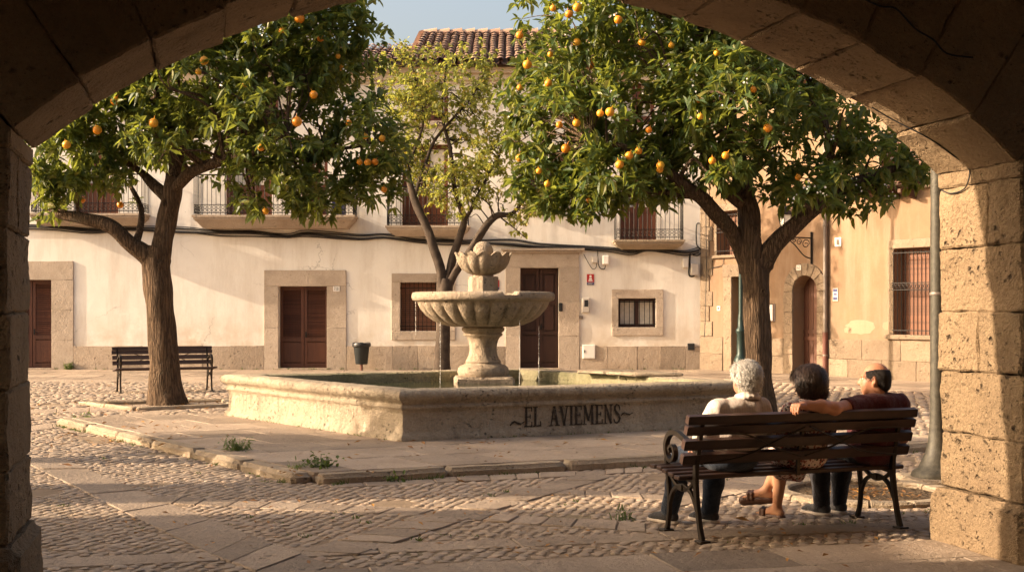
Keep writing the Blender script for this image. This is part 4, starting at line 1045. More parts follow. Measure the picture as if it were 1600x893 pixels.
# tiled hood on wooden brackets, eaves, roof
hb = MB()
for px in (1352, 1378, 1404, 1430):
    a = oa(px); z = oz(px, 304); hb.hexa([OF.pt(a - .04, -.55, z + .02), OF.pt(a + .04, -.55, z + .02), OF.pt(a + .04, 0, z - .1), OF.pt(a - .04, 0, z - .1), OF.pt(a - .04, -.55, z + .10), OF.pt(a + .04, -.55, z + .10), OF.pt(a + .04, 0, z + .12), OF.pt(a - .04, 0, z + .12)])
hb.fbox(OF, oa(1345), oa(1440), -.62, 0, oz(1400, 300) + .09, oz(1400, 300) + .13); hb.build('hood_bracket', M['beam'], oh)
hr = MB(); tiles(hr, oa(1343), oa(1442), -.68, oz(1400, 300) + .12, 0.0, oz(1400, 300) + .32, OF); hr.build('hood_tiles', M['tile'], oh, smooth=True)
rt = MB(); tiles(rt, -.05, OL, -.5, OTOP, 3.6, OTOP + 1.4, OF); rt.add([OF.pt(0, -.45, OTOP - .02), OF.pt(OL, -.45, OTOP - .02), OF.pt(OL, 3.6, OTOP + 1.38), OF.pt(0, 3.6, OTOP + 1.38)], [(0, 1, 2, 3)])
rt.add([OF.pt(0, 3.6, OTOP + 1.38), OF.pt(OL, 3.6, OTOP + 1.38), OF.pt(OL, 7.4, OTOP), OF.pt(0, 7.4, OTOP)], [(0, 1, 2, 3)]); rt.build('roof', M['tile'], oh, smooth=True)
pa = MB(); pc = (oa(1345), oz(1345, 511)); 
def patchpoly(c, rx, rz, s): return [OF.pt(c[0] + rx * (1 + .35 * noise.noise(Vector((math.cos(t_) * 2, math.sin(t_) * 2, s)))) * math.cos(t_), -.004, c[1] + rz * (1 + .35 * noise.noise(Vector((math.cos(t_) * 2, math.sin(t_) * 2, s + 4)))) * math.sin(t_)) for t_ in [x * math.pi / 20 for x in range(40)]]
for c_, rx, rz, s_ in ((pc, .42, .17, 1), ((pc[0] - .38, pc[1] - .07), .12, .07, 5), ((oa(1385), oz(1385, 509)), .11, .09, 8)): pa.add(patchpoly(c_, rx, rz, s_), [tuple(range(40))])
pa.build('bare_patch', M['patch'], oh)
# downpipe
ap = oa(1293); dp = thing('downpipe', 'grey downpipe with rust red foot on the orange house', 'downpipe', OF.pt(ap, -.07, 0)); zj = oz(1293, 517)
m_ = MB(); m_.tube([OF.pt(ap, -.08, zj), OF.pt(ap, -.08, OTOP - .1)], .052, 12); m_.build('pipe', M['zinc'], dp, smooth=True)
m_ = MB(); m_.tube([OF.pt(ap, -.08, .02), OF.pt(ap, -.08, zj + .02)], .063, 12); m_.build('iron_foot', M['rustpipe'], dp, smooth=True)
m_ = MB()
for z in (.5, zj - .02, 2.4, 3.6, 4.9): m_.tube([OF.pt(ap, -.08, z), OF.pt(ap, -.08, z + .04)], .068, 12); 
m_.build('clip', M['zinc'], dp)
m_ = MB(); m_.tube(spline([OF.pt(oa(x), -.03, oz(x, y)) for x, y in ((1104, 300), (1105, 400), (1104, 470), (1102, 530), (1101, 572))]), .012, 5); tag(m_.build('cable', M['cable']), 'thin cable running down the stone corner of the orange house', 'cable')
m_ = MB(); m_.tube(spline([OF.pt(oa(x), -.03, oz(x, y)) for x, y in ((1131, 402), (1130, 414), (1112, 419), (1108, 424), (1107, 434))]), .01, 5); tag(m_.build('cable', M['cable']), 'bent cable below the small barred window of the orange house', 'cable')
# plates on the orange wall
number_plate(OF, oa(1247), oa(1254), oz(1250, 422), oz(1250, 414), '163', 'number plate above the arched wooden door', -.052)
def oplate(px, label, name, cat, lines=0, mats=('whitepl', 'dark'), d=.02):
    x0, y0, x1, y1 = px; xm = (x0 + x1) / 2; a0, a1, z0, z1 = oa(x0), oa(x1), oz(xm, y1), oz(xm, y0)
    t_ = thing(name, label, cat, OF.pt((a0 + a1) / 2, -.001, z0)); m_ = MB(); m_.fbox(OF, a0, a1, -d, -.001, z0, z1); m_.build('plate', M[mats[0]], t_, bevel=.004)
    m_ = MB(); w_ = a1 - a0; h = z1 - z0
    for r_ in lines: m_.fbox(OF, a0 + w_ * r_[0], a0 + w_ * r_[1], -d - .005, -d + .001, z0 + h * r_[2], z0 + h * r_[3])
    m_.build('print', M[mats[1]], t_)
oplate((1305, 371, 1315, 385), 'small white tile with grey emblem high on the orange wall', 'wall_plaque', 'plaque', [(.3, .7, .2, .8)], ('whitepl', 'zinc'))
oplate((1302, 450, 1310, 470), 'blue and white notice plate right of the downpipe', 'notice_plate', 'notice', [(.1, .9, .72, .95), (.2, .8, .45, .62), (.1, .9, .08, .3)], ('plast', 'blue'))
oplate((1200, 474, 1211, 502), 'pale framed notice board between tree trunk and arched door', 'notice_board', 'notice board', [(.0, 1, 0, .05), (0, 1, .95, 1), (.86, 1, .05, .95), (0, .08, .05, .95)], ('whitepl', 'beam'), .05)
oplate((1121, 478, 1126, 485), 'tiny white plate left of the green door', 'wall_plaque', 'plaque', [(.2, .8, .3, .7)], ('whitepl', 'dark'))
# lantern on a scrolled bracket
lb = oa(1269); zb = oz(1269, 372); a1_ = oa(1238)
lt_ = thing('wall_lantern', 'iron wall lantern on a scrolled bracket above the arched door', 'lantern', OF.pt(lb, -.02, zb - .5))
D_ = .95
m_ = MB(); m_.tube([OF.pt(lb, -.03, zb + .15), OF.pt(lb, -.03, zb - .62)], .025, 8); m_.tube([OF.pt(lb, -.03, zb), OF.pt(lb, -D_, zb)], .018, 6)
m_.tube(spline([OF.pt(lb, -.04, zb - .5), OF.pt(lb, -.3, zb - .42), OF.pt(lb, -.6, zb - .18), OF.pt(lb, -.9, zb - .02)]), .014, 6)
for c_, r_ in ((.22, .13), (.45, .09), (.62, .06)):
    m_.tube([OF.pt(lb, -c_ + r_ * (1 - .1 * k / 3) * math.cos(k * .6), zb - .02 - r_ + r_ * (1 - .06 * k) * math.sin(k * .6)) for k in range(15)], .010, 5)
m_.build('bracket', M['iron'], lt_)
c_ = OF.pt(lb, -D_ + .05, zb)
m_ = MB(); m_.lathe(c_, [(.02, .0), (.03, .06), (.06, .10), (.10, .14)], 6); m_.lathe(c_, [(.21, .52), (.23, .53), (.12, .63), (.09, .64), (.05, .72), (.01, .75)], 6)
for k in range(6): m_.tube([c_ + Vector((.1 * math.cos(k * 1.047), .1 * math.sin(k * 1.047), .13)), c_ + Vector((.19 * math.cos(k * 1.047), .19 * math.sin(k * 1.047), .53))], .009, 4)
m_.build('lantern_frame', M['iron'], lt_)
m_ = MB(); m_.lathe(c_, [(.095, .14), (.18, .52)], 6); m_.build('lantern_glass', M['lampglass'], lt_)

# ------------------------------------------------------------------ unseen houses added on the left to shade the paving around a sun strip
def sun_blocker(y0, y1, h, mat, label, dpt=6.5):
    fr = Frame((-13, 0, 0), (0, 1, 0), (sx, sy, 0)); lh = thing('sun_blocker', label, 'house', (-13, (y0 + y1) / 2, 0)); m_ = MB()
    dy = (y0 + y1) / 2; grid_wall(m_, fr, y0, y1, 0, h, [(dy - .3, dy + .3, 0, 2.2), (dy - .25, dy + .25, 3.4, 5.0)], .3)
    m_.fbox(fr, y0, y1, .31, dpt, 0, h); m_.build('wall', M[mat], lh)
    m_ = MB(); m_.fbox(fr, dy - .29, dy + .29, .2, .3, .02, 2.19); m_.build('door', M['door'], lh); m_ = MB(); m_.fbox(fr, dy - .24, dy + .24, .2, .3, 3.41, 4.99); m_.build('shutter', M['door'], lh)
    m_ = MB(); m_.hexa([fr.pt(y0, -.3, h), fr.pt(y1, -.3, h), fr.pt(y1, dpt, h), fr.pt(y0, dpt, h), fr.pt(y0, 3, h + .75), fr.pt(y1, 3, h + .75), fr.pt(y1, 3.05, h + .75), fr.pt(y0, 3.05, h + .75)]); m_.build('roof', M['tile'], lh)
sun_blocker(-6, 8.72, 5.9, 'ochre', 'long unseen ochre house added on the left to shade the foreground')
sun_blocker(9.4, 10.6, 5.6, 'white', 'narrow unseen white house added on the left to edge the sun strip', 5.0)

# ------------------------------------------------------------------ street lamps
def lamp(base, h, r0, mat, label, flare, ring):
    t_ = thing('street_lamp', label, 'street lamp', base)
    m_ = MB(); m_.lathe(base, flare + [(r0 * 1.02, flare[-1][1] + .06), (r0 * .98, h * .5), (r0 * .8, h)], 20); m_.build('post', M[mat], t_, smooth=True)
    m_ = MB()
    for z in ring: m_.lathe(base, [(r0 * 1.04, z), (r0 * 1.1, z + .008), (r0 * 1.1, z + .022), (r0 * 1.04, z + .03)], 16)
    m_.build('band', M['zinc' if mat == 'lampgrey' else mat], t_, smooth=True)
    c_ = Vector(base) + Vector((0, 0, h))
    m_ = MB(); m_.lathe(c_, [(.05, 0), (.12, .06), (.14, .1)], 6); m_.lathe(c_, [(.25, .55), (.27, .56), (.1, .72), (.02, .8)], 6)
    for k in range(6): m_.tube([c_ + Vector((.13 * math.cos(k * 1.047), .13 * math.sin(k * 1.047), .1)), c_ + Vector((.24 * math.cos(k * 1.047), .24 * math.sin(k * 1.047), .56))], .011, 4)
    m_.build('lantern_frame', M['iron'], t_); m_ = MB(); m_.lathe(c_, [(.125, .1), (.23, .55)], 6); m_.build('lantern_glass', M['lampglass'], t_)
lbp = G(1465, 752); lamp(lbp, 4.6, .066, 'lampgrey', 'speckled grey lamp post with flared foot standing by the right pillar',
     [(.235, 0), (.24, .06), (.22, .1), (.175, .13), (.15, .18), (.11, .27), (.085, .38), (.074, .5), (.068, .62)], (1.72, 3.05))
m_ = MB(); m_.rough(lambda a, b, c_: Vector((lbp.x + (a - .5) * .62, lbp.y + (b - .5) * .62, lerp(-.03, .05, c_) - .0)), 6, 6, 2, .006, 4, .02, (.62, .62, .08)); structure(m_.build('kerb', M['kerb'], smooth=True))
lgp = P(1158, 600, 28.6); lgp.z = 0
lamp(lgp, 5.0, .055, 'lampgreen', 'dark green lamp post rising behind the right orange tree', [(.16, 0), (.16, .5), (.13, .55), (.10, .62), (.095, 1.05), (.12, 1.1), (.12, 1.16), (.08, 1.2), (.075, 1.4), (.065, 1.48)], (1.5, 2.9))
# ------------------------------------------------------------------ trees
def leaf_mesh(clumps, L, W, nl, droop, rng, spread=(35, 105), stem=.0):
    """rosettes of folded, drooping leaves; clumps = [(point, axis, scale)]"""
    C, A, SCL = [np.array(x, float) for x in zip(*clumps)]
    n = len(C); k = rng.integers(nl[0], nl[1] + 1, n); idx = np.repeat(np.arange(n), k); N = len(idx)
    A = A / np.linalg.norm(A, axis=1, keepdims=True); a = A[idx]
    ref = np.where(np.abs(a[:, 2:3]) < .9, np.array([[0, 0, 1.]]), np.array([[1., 0, 0]]))
    x = np.cross(a, ref); x /= np.linalg.norm(x, axis=1, keepdims=True); y = np.cross(a, x)
    ph = rng.uniform(0, 2 * np.pi, N); th = np.radians(rng.uniform(spread[0], spread[1], N))
    d = a * np.cos(th)[:, None] + (x * np.cos(ph)[:, None] + y * np.sin(ph)[:, None]) * np.sin(th)[:, None]
    d[:, 2] -= droop * rng.uniform(.4, 1.4, N); d /= np.linalg.norm(d, axis=1, keepdims=True)
    l = L * SCL[idx] * rng.uniform(.5, 1.15, N); w_ = W * SCL[idx] * rng.uniform(.75, 1.15, N)
    base = C[idx] + a * (rng.uniform(-.5, .35, N) * L * SCL[idx])[:, None] + rng.normal(0, .02, (N, 3)) * SCL[idx][:, None]
    up = np.array([[0, 0, 1.]]) + rng.normal(0, .38, (N, 3))
    s_ = np.cross(d, up); s_ /= np.linalg.norm(s_, axis=1, keepdims=True) + 1e-9; nrm = np.cross(s_, d)
    sag = np.array([[0, 0, -1.]]) * (l * .13)[:, None]
    v = np.empty((N, 8, 3))
    v[:, 0] = base; m1 = base + d * (l * .32)[:, None]; m2 = base + d * (l * .68)[:, None] + sag * .45
    f = (w_ * .22)[:, None] * nrm
    v[:, 1] = m1 - s_ * (w_ * .5)[:, None] + f; v[:, 2] = m1; v[:, 3] = m1 + s_ * (w_ * .5)[:, None] + f
    v[:, 4] = m2 - s_ * (w_ * .42)[:, None] + f; v[:, 5] = m2; v[:, 6] = m2 + s_ * (w_ * .42)[:, None] + f
    v[:, 7] = base + d * l[:, None] + sag
    loc = [(0, 2, 1), (0, 3, 2), (1, 2, 5, 4), (2, 3, 6, 5), (4, 5, 7), (5, 6, 7)]
    off = np.arange(N) * 8
    fs = []
    for q in loc: fs.append((off[:, None] + np.array(q)[None]).tolist())
    return v.reshape(-1, 3).tolist(), [t for g in fs for t in g], N

class Crown:
    def __init__(s, Y, ells):
        s.e = []
        for (px, py, rx, ry, dy, rd) in ells:
            c = P(px, py, Y + dy); k = (Y + dy) / F
            s.e.append((np.array(c), np.array((rx * k, rd, ry * k))))
    def inside(s, p):
        return min(float((((np.array(p) - c) / r) ** 2).sum()) for c, r in s.e)
    def sample(s, rng, n, inner=.35, gap=-.18, gfreq=.95, seed=0):
        vol = np.array([r.prod() ** .8 for c, r in s.e]); vol /= vol.sum(); out = []
        while len(out) < n:
            i = rng.choice(len(s.e), p=vol); c, r = s.e[i]
            d = rng.normal(size=3); d /= np.linalg.norm(d); q = rng.uniform(inner, 1) ** .6
            p = c + d * r * q
            if noise.noise(Vector(p) * gfreq + Vector((seed, seed, 0))) < gap: continue
            if noise.noise(Vector(p) * gfreq * 2.6 + Vector((seed, 9, 0))) < -.34: continue
            out.append((p, d, c))
        return out
    def front(s, px, py):
        dr = np.array(((px - 800) / F, 1, (HOR - py) / F)); o = np.array((0, 0, EYE)); best = None
        for c, r in s.e:
            a = (dr / r); b = (o - c) / r; A_, B_, C_ = a @ a, 2 * a @ b, b @ b - 1; D = B_ * B_ - 4 * A_ * C_
            if D > 0:
                t_ = (-B_ - math.sqrt(D)) / (2 * A_)
                if best is None or t_ < best: best = t_
        if best is None: best = s.e[0][0][1]
        return Vector(o + dr * best)

def make_tree(name, label, base, Y, limbs, crown, nclump, L, W, nl, leaf, bark, droop, seed, oranges=(), twigs=160, inner=.35, gap=-.18, spread=(35, 105), gfreq=.95, below=None, tr=.014, orange_r=.085, knots=()):
    rng = np.random.default_rng(seed)
    t_ = thing(name, label, 'tree', base)
    tm = MB(); nodes = []; allp = []
    for li, lb_ in enumerate(limbs):
        pts = [P(px, py, Y + dy) for px, py, dy, r in lb_]; rad = [r for *_, r in lb_]
        if li == 0: pts[0].z = -.05
        sp = spline(pts, 6); rr = np.interp(np.linspace(0, len(rad) - 1, len(sp)), range(len(rad)), rad)
        if li == 0:
            rr = [r * (1 + .35 * math.exp(-max(0, p.z) * 3.2)) for r, p in zip(rr, sp)]
        # knobbly growth
        sp = [p + noise.noise_vector(p * 1.7) * .05 for p in sp] if li else sp
        tm.tube(sp, list(rr), 22 if li == 0 else 14, wob=.2)
        if li < 4: allp += list(zip(sp, rr))
        nodes += [(p, r) for p, r in zip(sp, rr) if p.z > 2.2]
    cl = crown.sample(rng, nclump, inner, gap, gfreq, seed * 3.7)
    NP_ = np.array([p for p, r in nodes])
    pick = rng.choice(len(cl), min(twigs, len(cl)), replace=False)
    for i in pick:
        p = Vector(cl[i][0]); j = int(((NP_ - np.array(p)) ** 2).sum(1).argmin()); q = nodes[j][0]
        ln = (p - q).length
        if ln > 3.0: continue
        m_ = q.lerp(p, .45) + Vector(rng.normal(0, .12 * ln, 3)) * .7 + Vector((0, 0, .12 * ln)); m2 = q.lerp(p, .8) + Vector(rng.normal(0, .07 * ln, 3))
        tm.tube(spline([q, m_, m2, p], 4), list(np.linspace(min(nodes[j][1] * .5, tr * (1 + ln)), tr * .28, 13)), 5)
    for (px, py, rr_) in knots:
        k_ = min(((p, r) for p, r in allp), key=lambda q: (q[0] - P(px, py, q[0].y)).length); c_ = P(px, py, k_[0].y); ax_ = Vector((c_.x - k_[0].x, -k_[1] * .92, 0)); c_ = Vector((c_.x, k_[0].y - math.sqrt(max(.002, (k_[1] * .97) ** 2 - (c_.x - k_[0].x) ** 2)), c_.z))
        for q_, (ra, th) in enumerate(((rr_, rr_ * .36), (rr_ * .5, rr_ * .28))):
            tm.tube([c_ + Vector((math.cos(a) * ra, .0 - .012 * q_, math.sin(a) * ra * 1.2)) for a in [x * math.pi / 7 for x in range(15)]], th, 7, cap=False, wob=.3)
    tm.build('trunk', bark, t_, smooth=True)
    cc = []
    for p, d, c in cl:
        ax = d * .8 + rng.normal(0, .45, 3) + np.array((0, 0, .25)); cc.append((p, ax, rng.uniform(.75, 1.2)))
    v, f, N = leaf_mesh(cc, L, W, nl, droop, rng, spread)
    lm = MB(); lm.v = v; lm.f = f; lm.mi = [0] * len(f)
    lm.build('crown', leaf, t_)
    if oranges:
        bm_ = MB()
        for i in rng.choice(len(cl), 260, replace=False):
            p, d, c = cl[i]; q = np.array(p) + np.array(d) * L * .35 + np.array((0, -.1, .02))
            for j in range(rng.integers(2, 6)):
                b = Vector(q + rng.normal(0, .045, 3)); r = rng.uniform(.009, .017); an = rng.uniform(0, 3)
                ring_ = [b + Vector((math.cos(an + k * 1.2566) * r, rng.uniform(-.6, .6) * r, math.sin(an + k * 1.2566) * r)) for k in range(5)]
                bm_.add([b + Vector((0, .006, 0))] + ring_, [(0, 1 + k, 1 + (k + 1) % 5) for k in range(5)])
        bo_ = bm_.build('blossom', M['whitepl'], t_); bo_['kind'] = 'stuff'
    print(name, 'leaves', N)
    if oranges:
        om = MB(); om.lathe((0, 0, 0), [(max(.004, orange_r * math.sin(math.pi * k / 14)), -orange_r * .97 * math.cos(math.pi * k / 14)) for k in range(15)], 20)
        om.lathe((0, 0, orange_r * .95), [(.012, -.008), (.008, .008), (.004, .05)], 6)
        me = None
        for (px, py, sc_) in oranges:
            p = crown.front(px, py); dr = (p - Vector((0, 0, EYE))).normalized(); p = p + dr * (rng.uniform(.10, .22) + .16 * (sc_ < .8)); sc_ *= rng.uniform(.8, .98)
            if me is None:
                o = om.build('orange', M['orange'], None, smooth=True); me = o.data
            else:
                o = bpy.data.objects.new('orange', me); col.objects.link(o)
            o.parent = t_; o.location = p - Vector(base); k = p.y / Y * sc_; o.scale = (k, k, k); o.rotation_euler = (rng.uniform(-.5, .5), rng.uniform(-.5, .5), rng.uniform(0, 6)); PM[o] = PM[t_]
    return t_, nodes

Yl = 21.4
crL = Crown(Yl, [(175, 190, 90, 80, .3, 1.5), (290, 110, 130, 90, -.3, 1.9), (430, 60, 150, 90, .2, 2.0), (520, 70, 92, 85, .2, 1.5), (575, 215, 66, 72, -.4, 1.2), (430, 190, 110, 85, -.8, 1.5), (128, 250, 76, 60, -.2, 1.2), (90, 310, 34, 42, 0, .8), (425, 290, 85, 48, -.7, 1.0), (588, 285, 48, 38, -.5, .8), (330, 200, 100, 70, .9, 1.2), (470, -30, 150, 70, .2, 1.8), (300, 20, 120, 70, .5, 1.5), (205, 300, 40, 26, .8, .6), (330, 255, 45, 30, -.6, .6), (490, 300, 60, 44, -.5, .9), (130, 195, 70, 50, .4, 1.0), (215, 130, 80, 70, .2, 1.3), (105, 255, 62, 52, -.6, .9), (250, 215, 60, 40, -1.0, .8)])
limL = [[(260, 640, 0, .255), (257, 575, 0, .235), (251, 500, 0, .225), (246, 440, 0, .225), (244, 408, 0, .25), (247, 385, 0, .20)],
        [(240, 416, 0, .17), (222, 396, -.1, .15), (200, 378, -.2, .125), (170, 352, -.3, .115), (130, 340, -.3, .10), (90, 330, -.2, .08), (60, 300, 0, .05)],
        [(246, 420, 0, .20), (254, 375, 0, .165), (261, 335, 0, .165), (268, 300, 0, .16), (274, 278, 0, .14)],
        [(268, 300, 0, .11), (300, 268, -.3, .10), (350, 250, -.6, .085), (400, 236, -.8, .06), (450, 210, -1.0, .035)],
        [(266, 315, 0, .12), (240, 285, .2, .085), (215, 262, .3, .06), (160, 230, .4, .04), (110, 200, .4, .025)],
        [(272, 285, 0, .13), (280, 230, .3, .10), (295, 180, .4, .085), (345, 125, .5, .07), (420, 70, .5, .05), (480, 20, .4, .03)],
        [(280, 230, .3, .08), (250, 160, .6, .06), (230, 100, .7, .035)],
        [(210, 384, -.2, .07), (222, 330, .2, .05), (205, 290, .5, .035)],
        [(350, 250, -.6, .06), (440, 250, -.3, .05), (540, 230, -.2, .03), (600, 220, -.2, .02)]]
orL = [(152, 203, 1.15), (180, 158, 1.15), (240, 192, 1.05), (104, 226, 1), (464, 190, 1.15), (490, 148, 1.05), (408, 230, .95), (319, 95, 1), (501, 60, .95), (468, 29, 1.1), (571, 213, .75), (597, 216, .8), (575, 254, .85), (562, 253, .8), (586, 253, .8), (600, 296, .7), (545, 192, .75), (188, 320, .8), (128, 312, .75), (440, 48, .8), (528, 88, .7), (383, 132, .75), (310, 112, .75), (415, 330, .75), (533, 106, .7)]
make_tree('orange_tree', 'orange tree with forked trunk and ripe fruit beside the bench on the left', T1, Yl, limL, crL, 2700, .215, .078, (8, 13), M['leaf'], M['bark'], .12, 3, orL, twigs=300, gap=-.16, orange_r=.080, knots=((262, 318, .05), (250, 415, .07)))
Yr = 18.9
crR = Crown(Yr, [(880, 60, 95, 85, .2, 1.5), (1010, 30, 140, 90, .2, 2.0), (1130, 50, 130, 90, .4, 2.0), (872, 200, 82, 72, -.3, 1.3), (955, 270, 92, 50, -.6, 1.2), (1000, 180, 120, 80, -.6, 1.6), (1130, 170, 120, 100, -.7, 1.7), (1260, 190, 110, 85, 0, 1.6), (1370, 250, 72, 45, .2, 1.2), (1270, 290, 90, 42, -.4, 1.1), (1330, 312, 60, 28, .2, .9), (835, 130, 55, 75, .2, 1.0), (1090, 262, 90, 45, -.9, 1.1), (935, 312, 40, 24, -.6, .6), (1050, -60, 190, 80, .2, 2.0), (1230, 80, 120, 90, .8, 1.6), (1010, 290, 60, 30, -.2, .8), (1425, 265, 30, 34, .3, .6), (855, 285, 62, 46, -.4, .9), (905, 312, 46, 30, -.5, .7)])
limR = [[(1187, 655, 0, .215), (1186, 600, 0, .195), (1184, 540, 0, .19), (1182, 480, 0, .19), (1181, 430, 0, .205), (1181, 405, 0, .20)],
        [(1176, 418, 0, .14), (1152, 375, 0, .12), (1125, 340, -.2, .11), (1090, 305, -.4, .10), (1040, 268, -.6, .08), (980, 235, -.8, .055), (920, 220, -.8, .03)],
        [(1180, 425, 0, .19), (1173, 370, 0, .17), (1167, 325, 0, .15), (1158, 280, .1, .12), (1150, 220, .2, .10), (1140, 150, .3, .07), (1120, 70, .3, .04)],
        [(1168, 330, 0, .10), (1130, 290, -.2, .09), (1098, 240, -.4, .06), (1060, 180, -.5, .04)],
        [(1188, 425, 0, .16), (1212, 385, -.1, .145), (1248, 348, -.2, .125), (1290, 312, -.2, .11), (1340, 285, 0, .08), (1400, 265, .2, .05), (1440, 262, .3, .025)],
        [(1290, 312, -.2, .09), (1300, 260, 0, .07), (1290, 190, .2, .05), (1260, 120, .3, .03)],
        [(1160, 290, .1, .08), (1200, 220, .4, .06), (1230, 140, .6, .04)],
        [(1090, 305, -.4, .06), (1010, 300, -.5, .04), (950, 315, -.6, .02)]]
orR = [(824, 101, 1.0), (922, 102, .95), (857, 130, 1.0), (902, 12, 1.0), (889, 22, .9), (864, 13, .8), (966, 31, 1.0), (953, 175, 1.1), (938, 177, .9), (812, 247, .95), (884, 232, 1.0), (874, 195, .75), (901, 192, 1.0), (968, 257, .95), (983, 243, .95), (998, 236, .95), (1031, 265, .85), (1200, 200, 1.0), (1134, 243, .95), (1113, 251, .8), (1094, 182, .8), (1049, 71, .8), (1120, 83, .7), (1177, 140, .7), (1247, 277, .75), (842, 267, .75), (855, 287, .75), (920, 313, .7), (901, 66, .9), (1014, 203, .8), (1092, 156, .75), (812, 55, .85), (1032, 258, .9), (1003, 66, .9), (812, 137, .7), (860, 85, .75)]
rtree, _ = make_tree('orange_tree', 'orange tree full of fruit standing behind the three seated people', T2, Yr, limR, crR, 2650, .205, .075, (8, 13), M['leaf'], M['bark'], .12, 5, orR, twigs=320, gap=-.16, orange_r=.072, knots=((1188, 455, .055), (1176, 362, .06), (1201, 415, .05)))
# the slight yellow tree by the white house
Yc = 30.6
crC = Crown(Yc, [(690, 190, 110, 125, 0, 1.7), (640, 130, 60, 70, 0, 1.2), (745, 120, 55, 60, 0, 1.2), (825, 335, 42, 45, -.3, .9), (700, 295, 85, 45, -.2, 1.2), (770, 250, 60, 70, 0, 1.2), (850, 345, 30, 26, -.3, .6), (640, 250, 50, 60, 0, 1.0)])
limC = [[(690, 595, 0, .185), (692, 540, 0, .16), (694, 490, 0, .15), (697, 450, 0, .16), (698, 435, 0, .14)],
        [(694, 450, 0, .12), (682, 400, 0, .115), (664, 350, 0, .10), (645, 310, .1, .09), (635, 260, .2, .06), (610, 200, .3, .04), (600, 140, .3, .02)],
        [(699, 450, 0, .11), (708, 400, .1, .10), (725, 345, .2, .08), (712, 300, .2, .055), (705, 240, .2, .05), (690, 170, .2, .03), (700, 90, .2, .015)],
        [(702, 446, 0, .11), (732, 395, -.2, .095), (752, 365, -.3, .09), (775, 338, -.3, .08), (800, 332, -.3, .05), (818, 310, -.3, .03), (822, 290, -.3, .015)],
        [(645, 310, .1, .05), (680, 220, .1, .035), (740, 150, 0, .02), (760, 100, 0, .01)],
        [(725, 345, .2, .05), (760, 280, .1, .035), (790, 220, .1, .02)],
        [(780, 336, -.3, .02), (800, 355, -.3, .015), (820, 372, -.3, .01)],
        [(635, 260, .2, .03), (660, 200, 0, .03), (650, 130, 0, .02), (640, 90, 0, .01)]]
make_tree('small_tree', 'slender three-stemmed tree with sparse yellow-green leaves behind the fountain', P(690, 592, Yc) * 1.0 - Vector((0, 0, P(690, 592, Yc).z)), Yc, limC, crC, 1600, .125, .07, (4, 8), M['leaf2'], M['bark2'], .35, 9, (), twigs=420, inner=.1, gap=-.12, spread=(30, 120), gfreq=.8, tr=.010)

# tree copy added unseen on the left so that its crown dapples the paving
ot = rtree.copy(); col.objects.link(ot); ot.location = (-10.2, 12.9, 0); ot.scale = (.8, .8, .85); ot.rotation_euler = (0, 0, 2.2); ot['label'] = 'unseen orange tree added left of the arch to dapple the paving'
for ch in list(rtree.children):
    if ch.name.split('.')[0] in ('trunk', 'crown'):
        c = ch.copy(); col.objects.link(c); c.parent = ot

# ------------------------------------------------------------------ weeds and fallen leaves
def weed(p, h, n, label, seed, kind=0):
    rng = np.random.default_rng(seed); t_ = thing('weed', label, 'weed', p); s_ = MB(); cl = []
    for k in range(n):
        d = Vector((rng.normal(0, .35), rng.normal(0, .35), 1)).normalized(); b = Vector(p) + Vector((rng.normal(0, .05), rng.normal(0, .05), 0)); hh = h * rng.uniform(.5, 1)
        tip = b + d * hh + Vector((d.x, d.y, 0)) * hh * .25
        s_.tube([b, b.lerp(tip, .5) + Vector((0, 0, .03)), tip], [.004, .003, .0015], 4)
        for j in range(int(hh / .035)):
            u = rng.uniform(.1, 1); cl.append((b.lerp(tip, u), (d.x + rng.normal(0, .5), d.y + rng.normal(0, .5), .6), rng.uniform(.6, 1.2)))
    s_.build('stem', M['weed'], t_)
    v, f, N = leaf_mesh(cl, .075 if not kind else .055, .014 if not kind else .03, (2, 4), .1, rng); l_ = MB(); l_.v = v; l_.f = f; l_.mi = [0] * len(f); l_.build('foliage', M['weed'], t_)
def gw(px, py): return G(px, py, 0)
weed(gw(374, 717), .27, 26, 'tall feathery weed growing from the kerb joint', 1)
weed(gw(470, 745), .16, 18, 'low weed among dry leaves at the kerb', 2)
weed(gw(505, 745), .22, 26, 'bright green leafy weed at the kerb corner', 3, 1)
weed(gw(575, 738), .1, 8, 'thin wispy weed growing right of the kerb corner', 4)
weed(gw(616, 752), .07, 12, 'small flat weed tuft among the cobbles', 5, 1)
weed(gw(128, 662), .13, 14, 'small weed at the far left end of the kerb', 6, 1)
weed(G(975, 811), .08, 12, 'small grass tuft among cobbles left of the bench', 7)
weed(Vector((fx(113), 34.05, 0)), .2, 20, 'dark weed at the foot of the white house', 8, 1)
lm = MB(); rng = np.random.default_rng(4)
def fallen(p, s_):
    an = rng.uniform(0, 6.28); d = Vector((math.cos(an), math.sin(an), rng.uniform(-.1, .25))); q = Vector((-d.y, d.x, rng.uniform(-.3, .3))); c_ = rng.uniform(.1, .5) * s_
    b = Vector(p); lm.add([b - d * s_, b + q * s_ * .42 + Vector((0, 0, c_ * .5)), b + Vector((0, 0, .004)), b - q * s_ * .42 + Vector((0, 0, c_)), b + d * s_ + Vector((0, 0, c_ * .6))], [(0, 2, 1), (0, 3, 2), (1, 2, 4), (2, 3, 4)])
spots = [(465, 741, 60, 9), (440, 738, 30, 5), (180, 690, 120, 40), (150, 640, 90, 30), (300, 632, 60, 16), (250, 665, 120, 20), (600, 700, 250, 24), (800, 705, 220, 20), (700, 800, 300, 26), (900, 860, 300, 22), (1300, 850, 200, 20), (1352, 772, 60, 60), (1352, 778, 90, 40), (285, 634, 45, 26), (560, 800, 350, 30), (350, 840, 250, 20), (1300, 640, 90, 18), (250, 610, 140, 22), (1000, 690, 120, 10)]
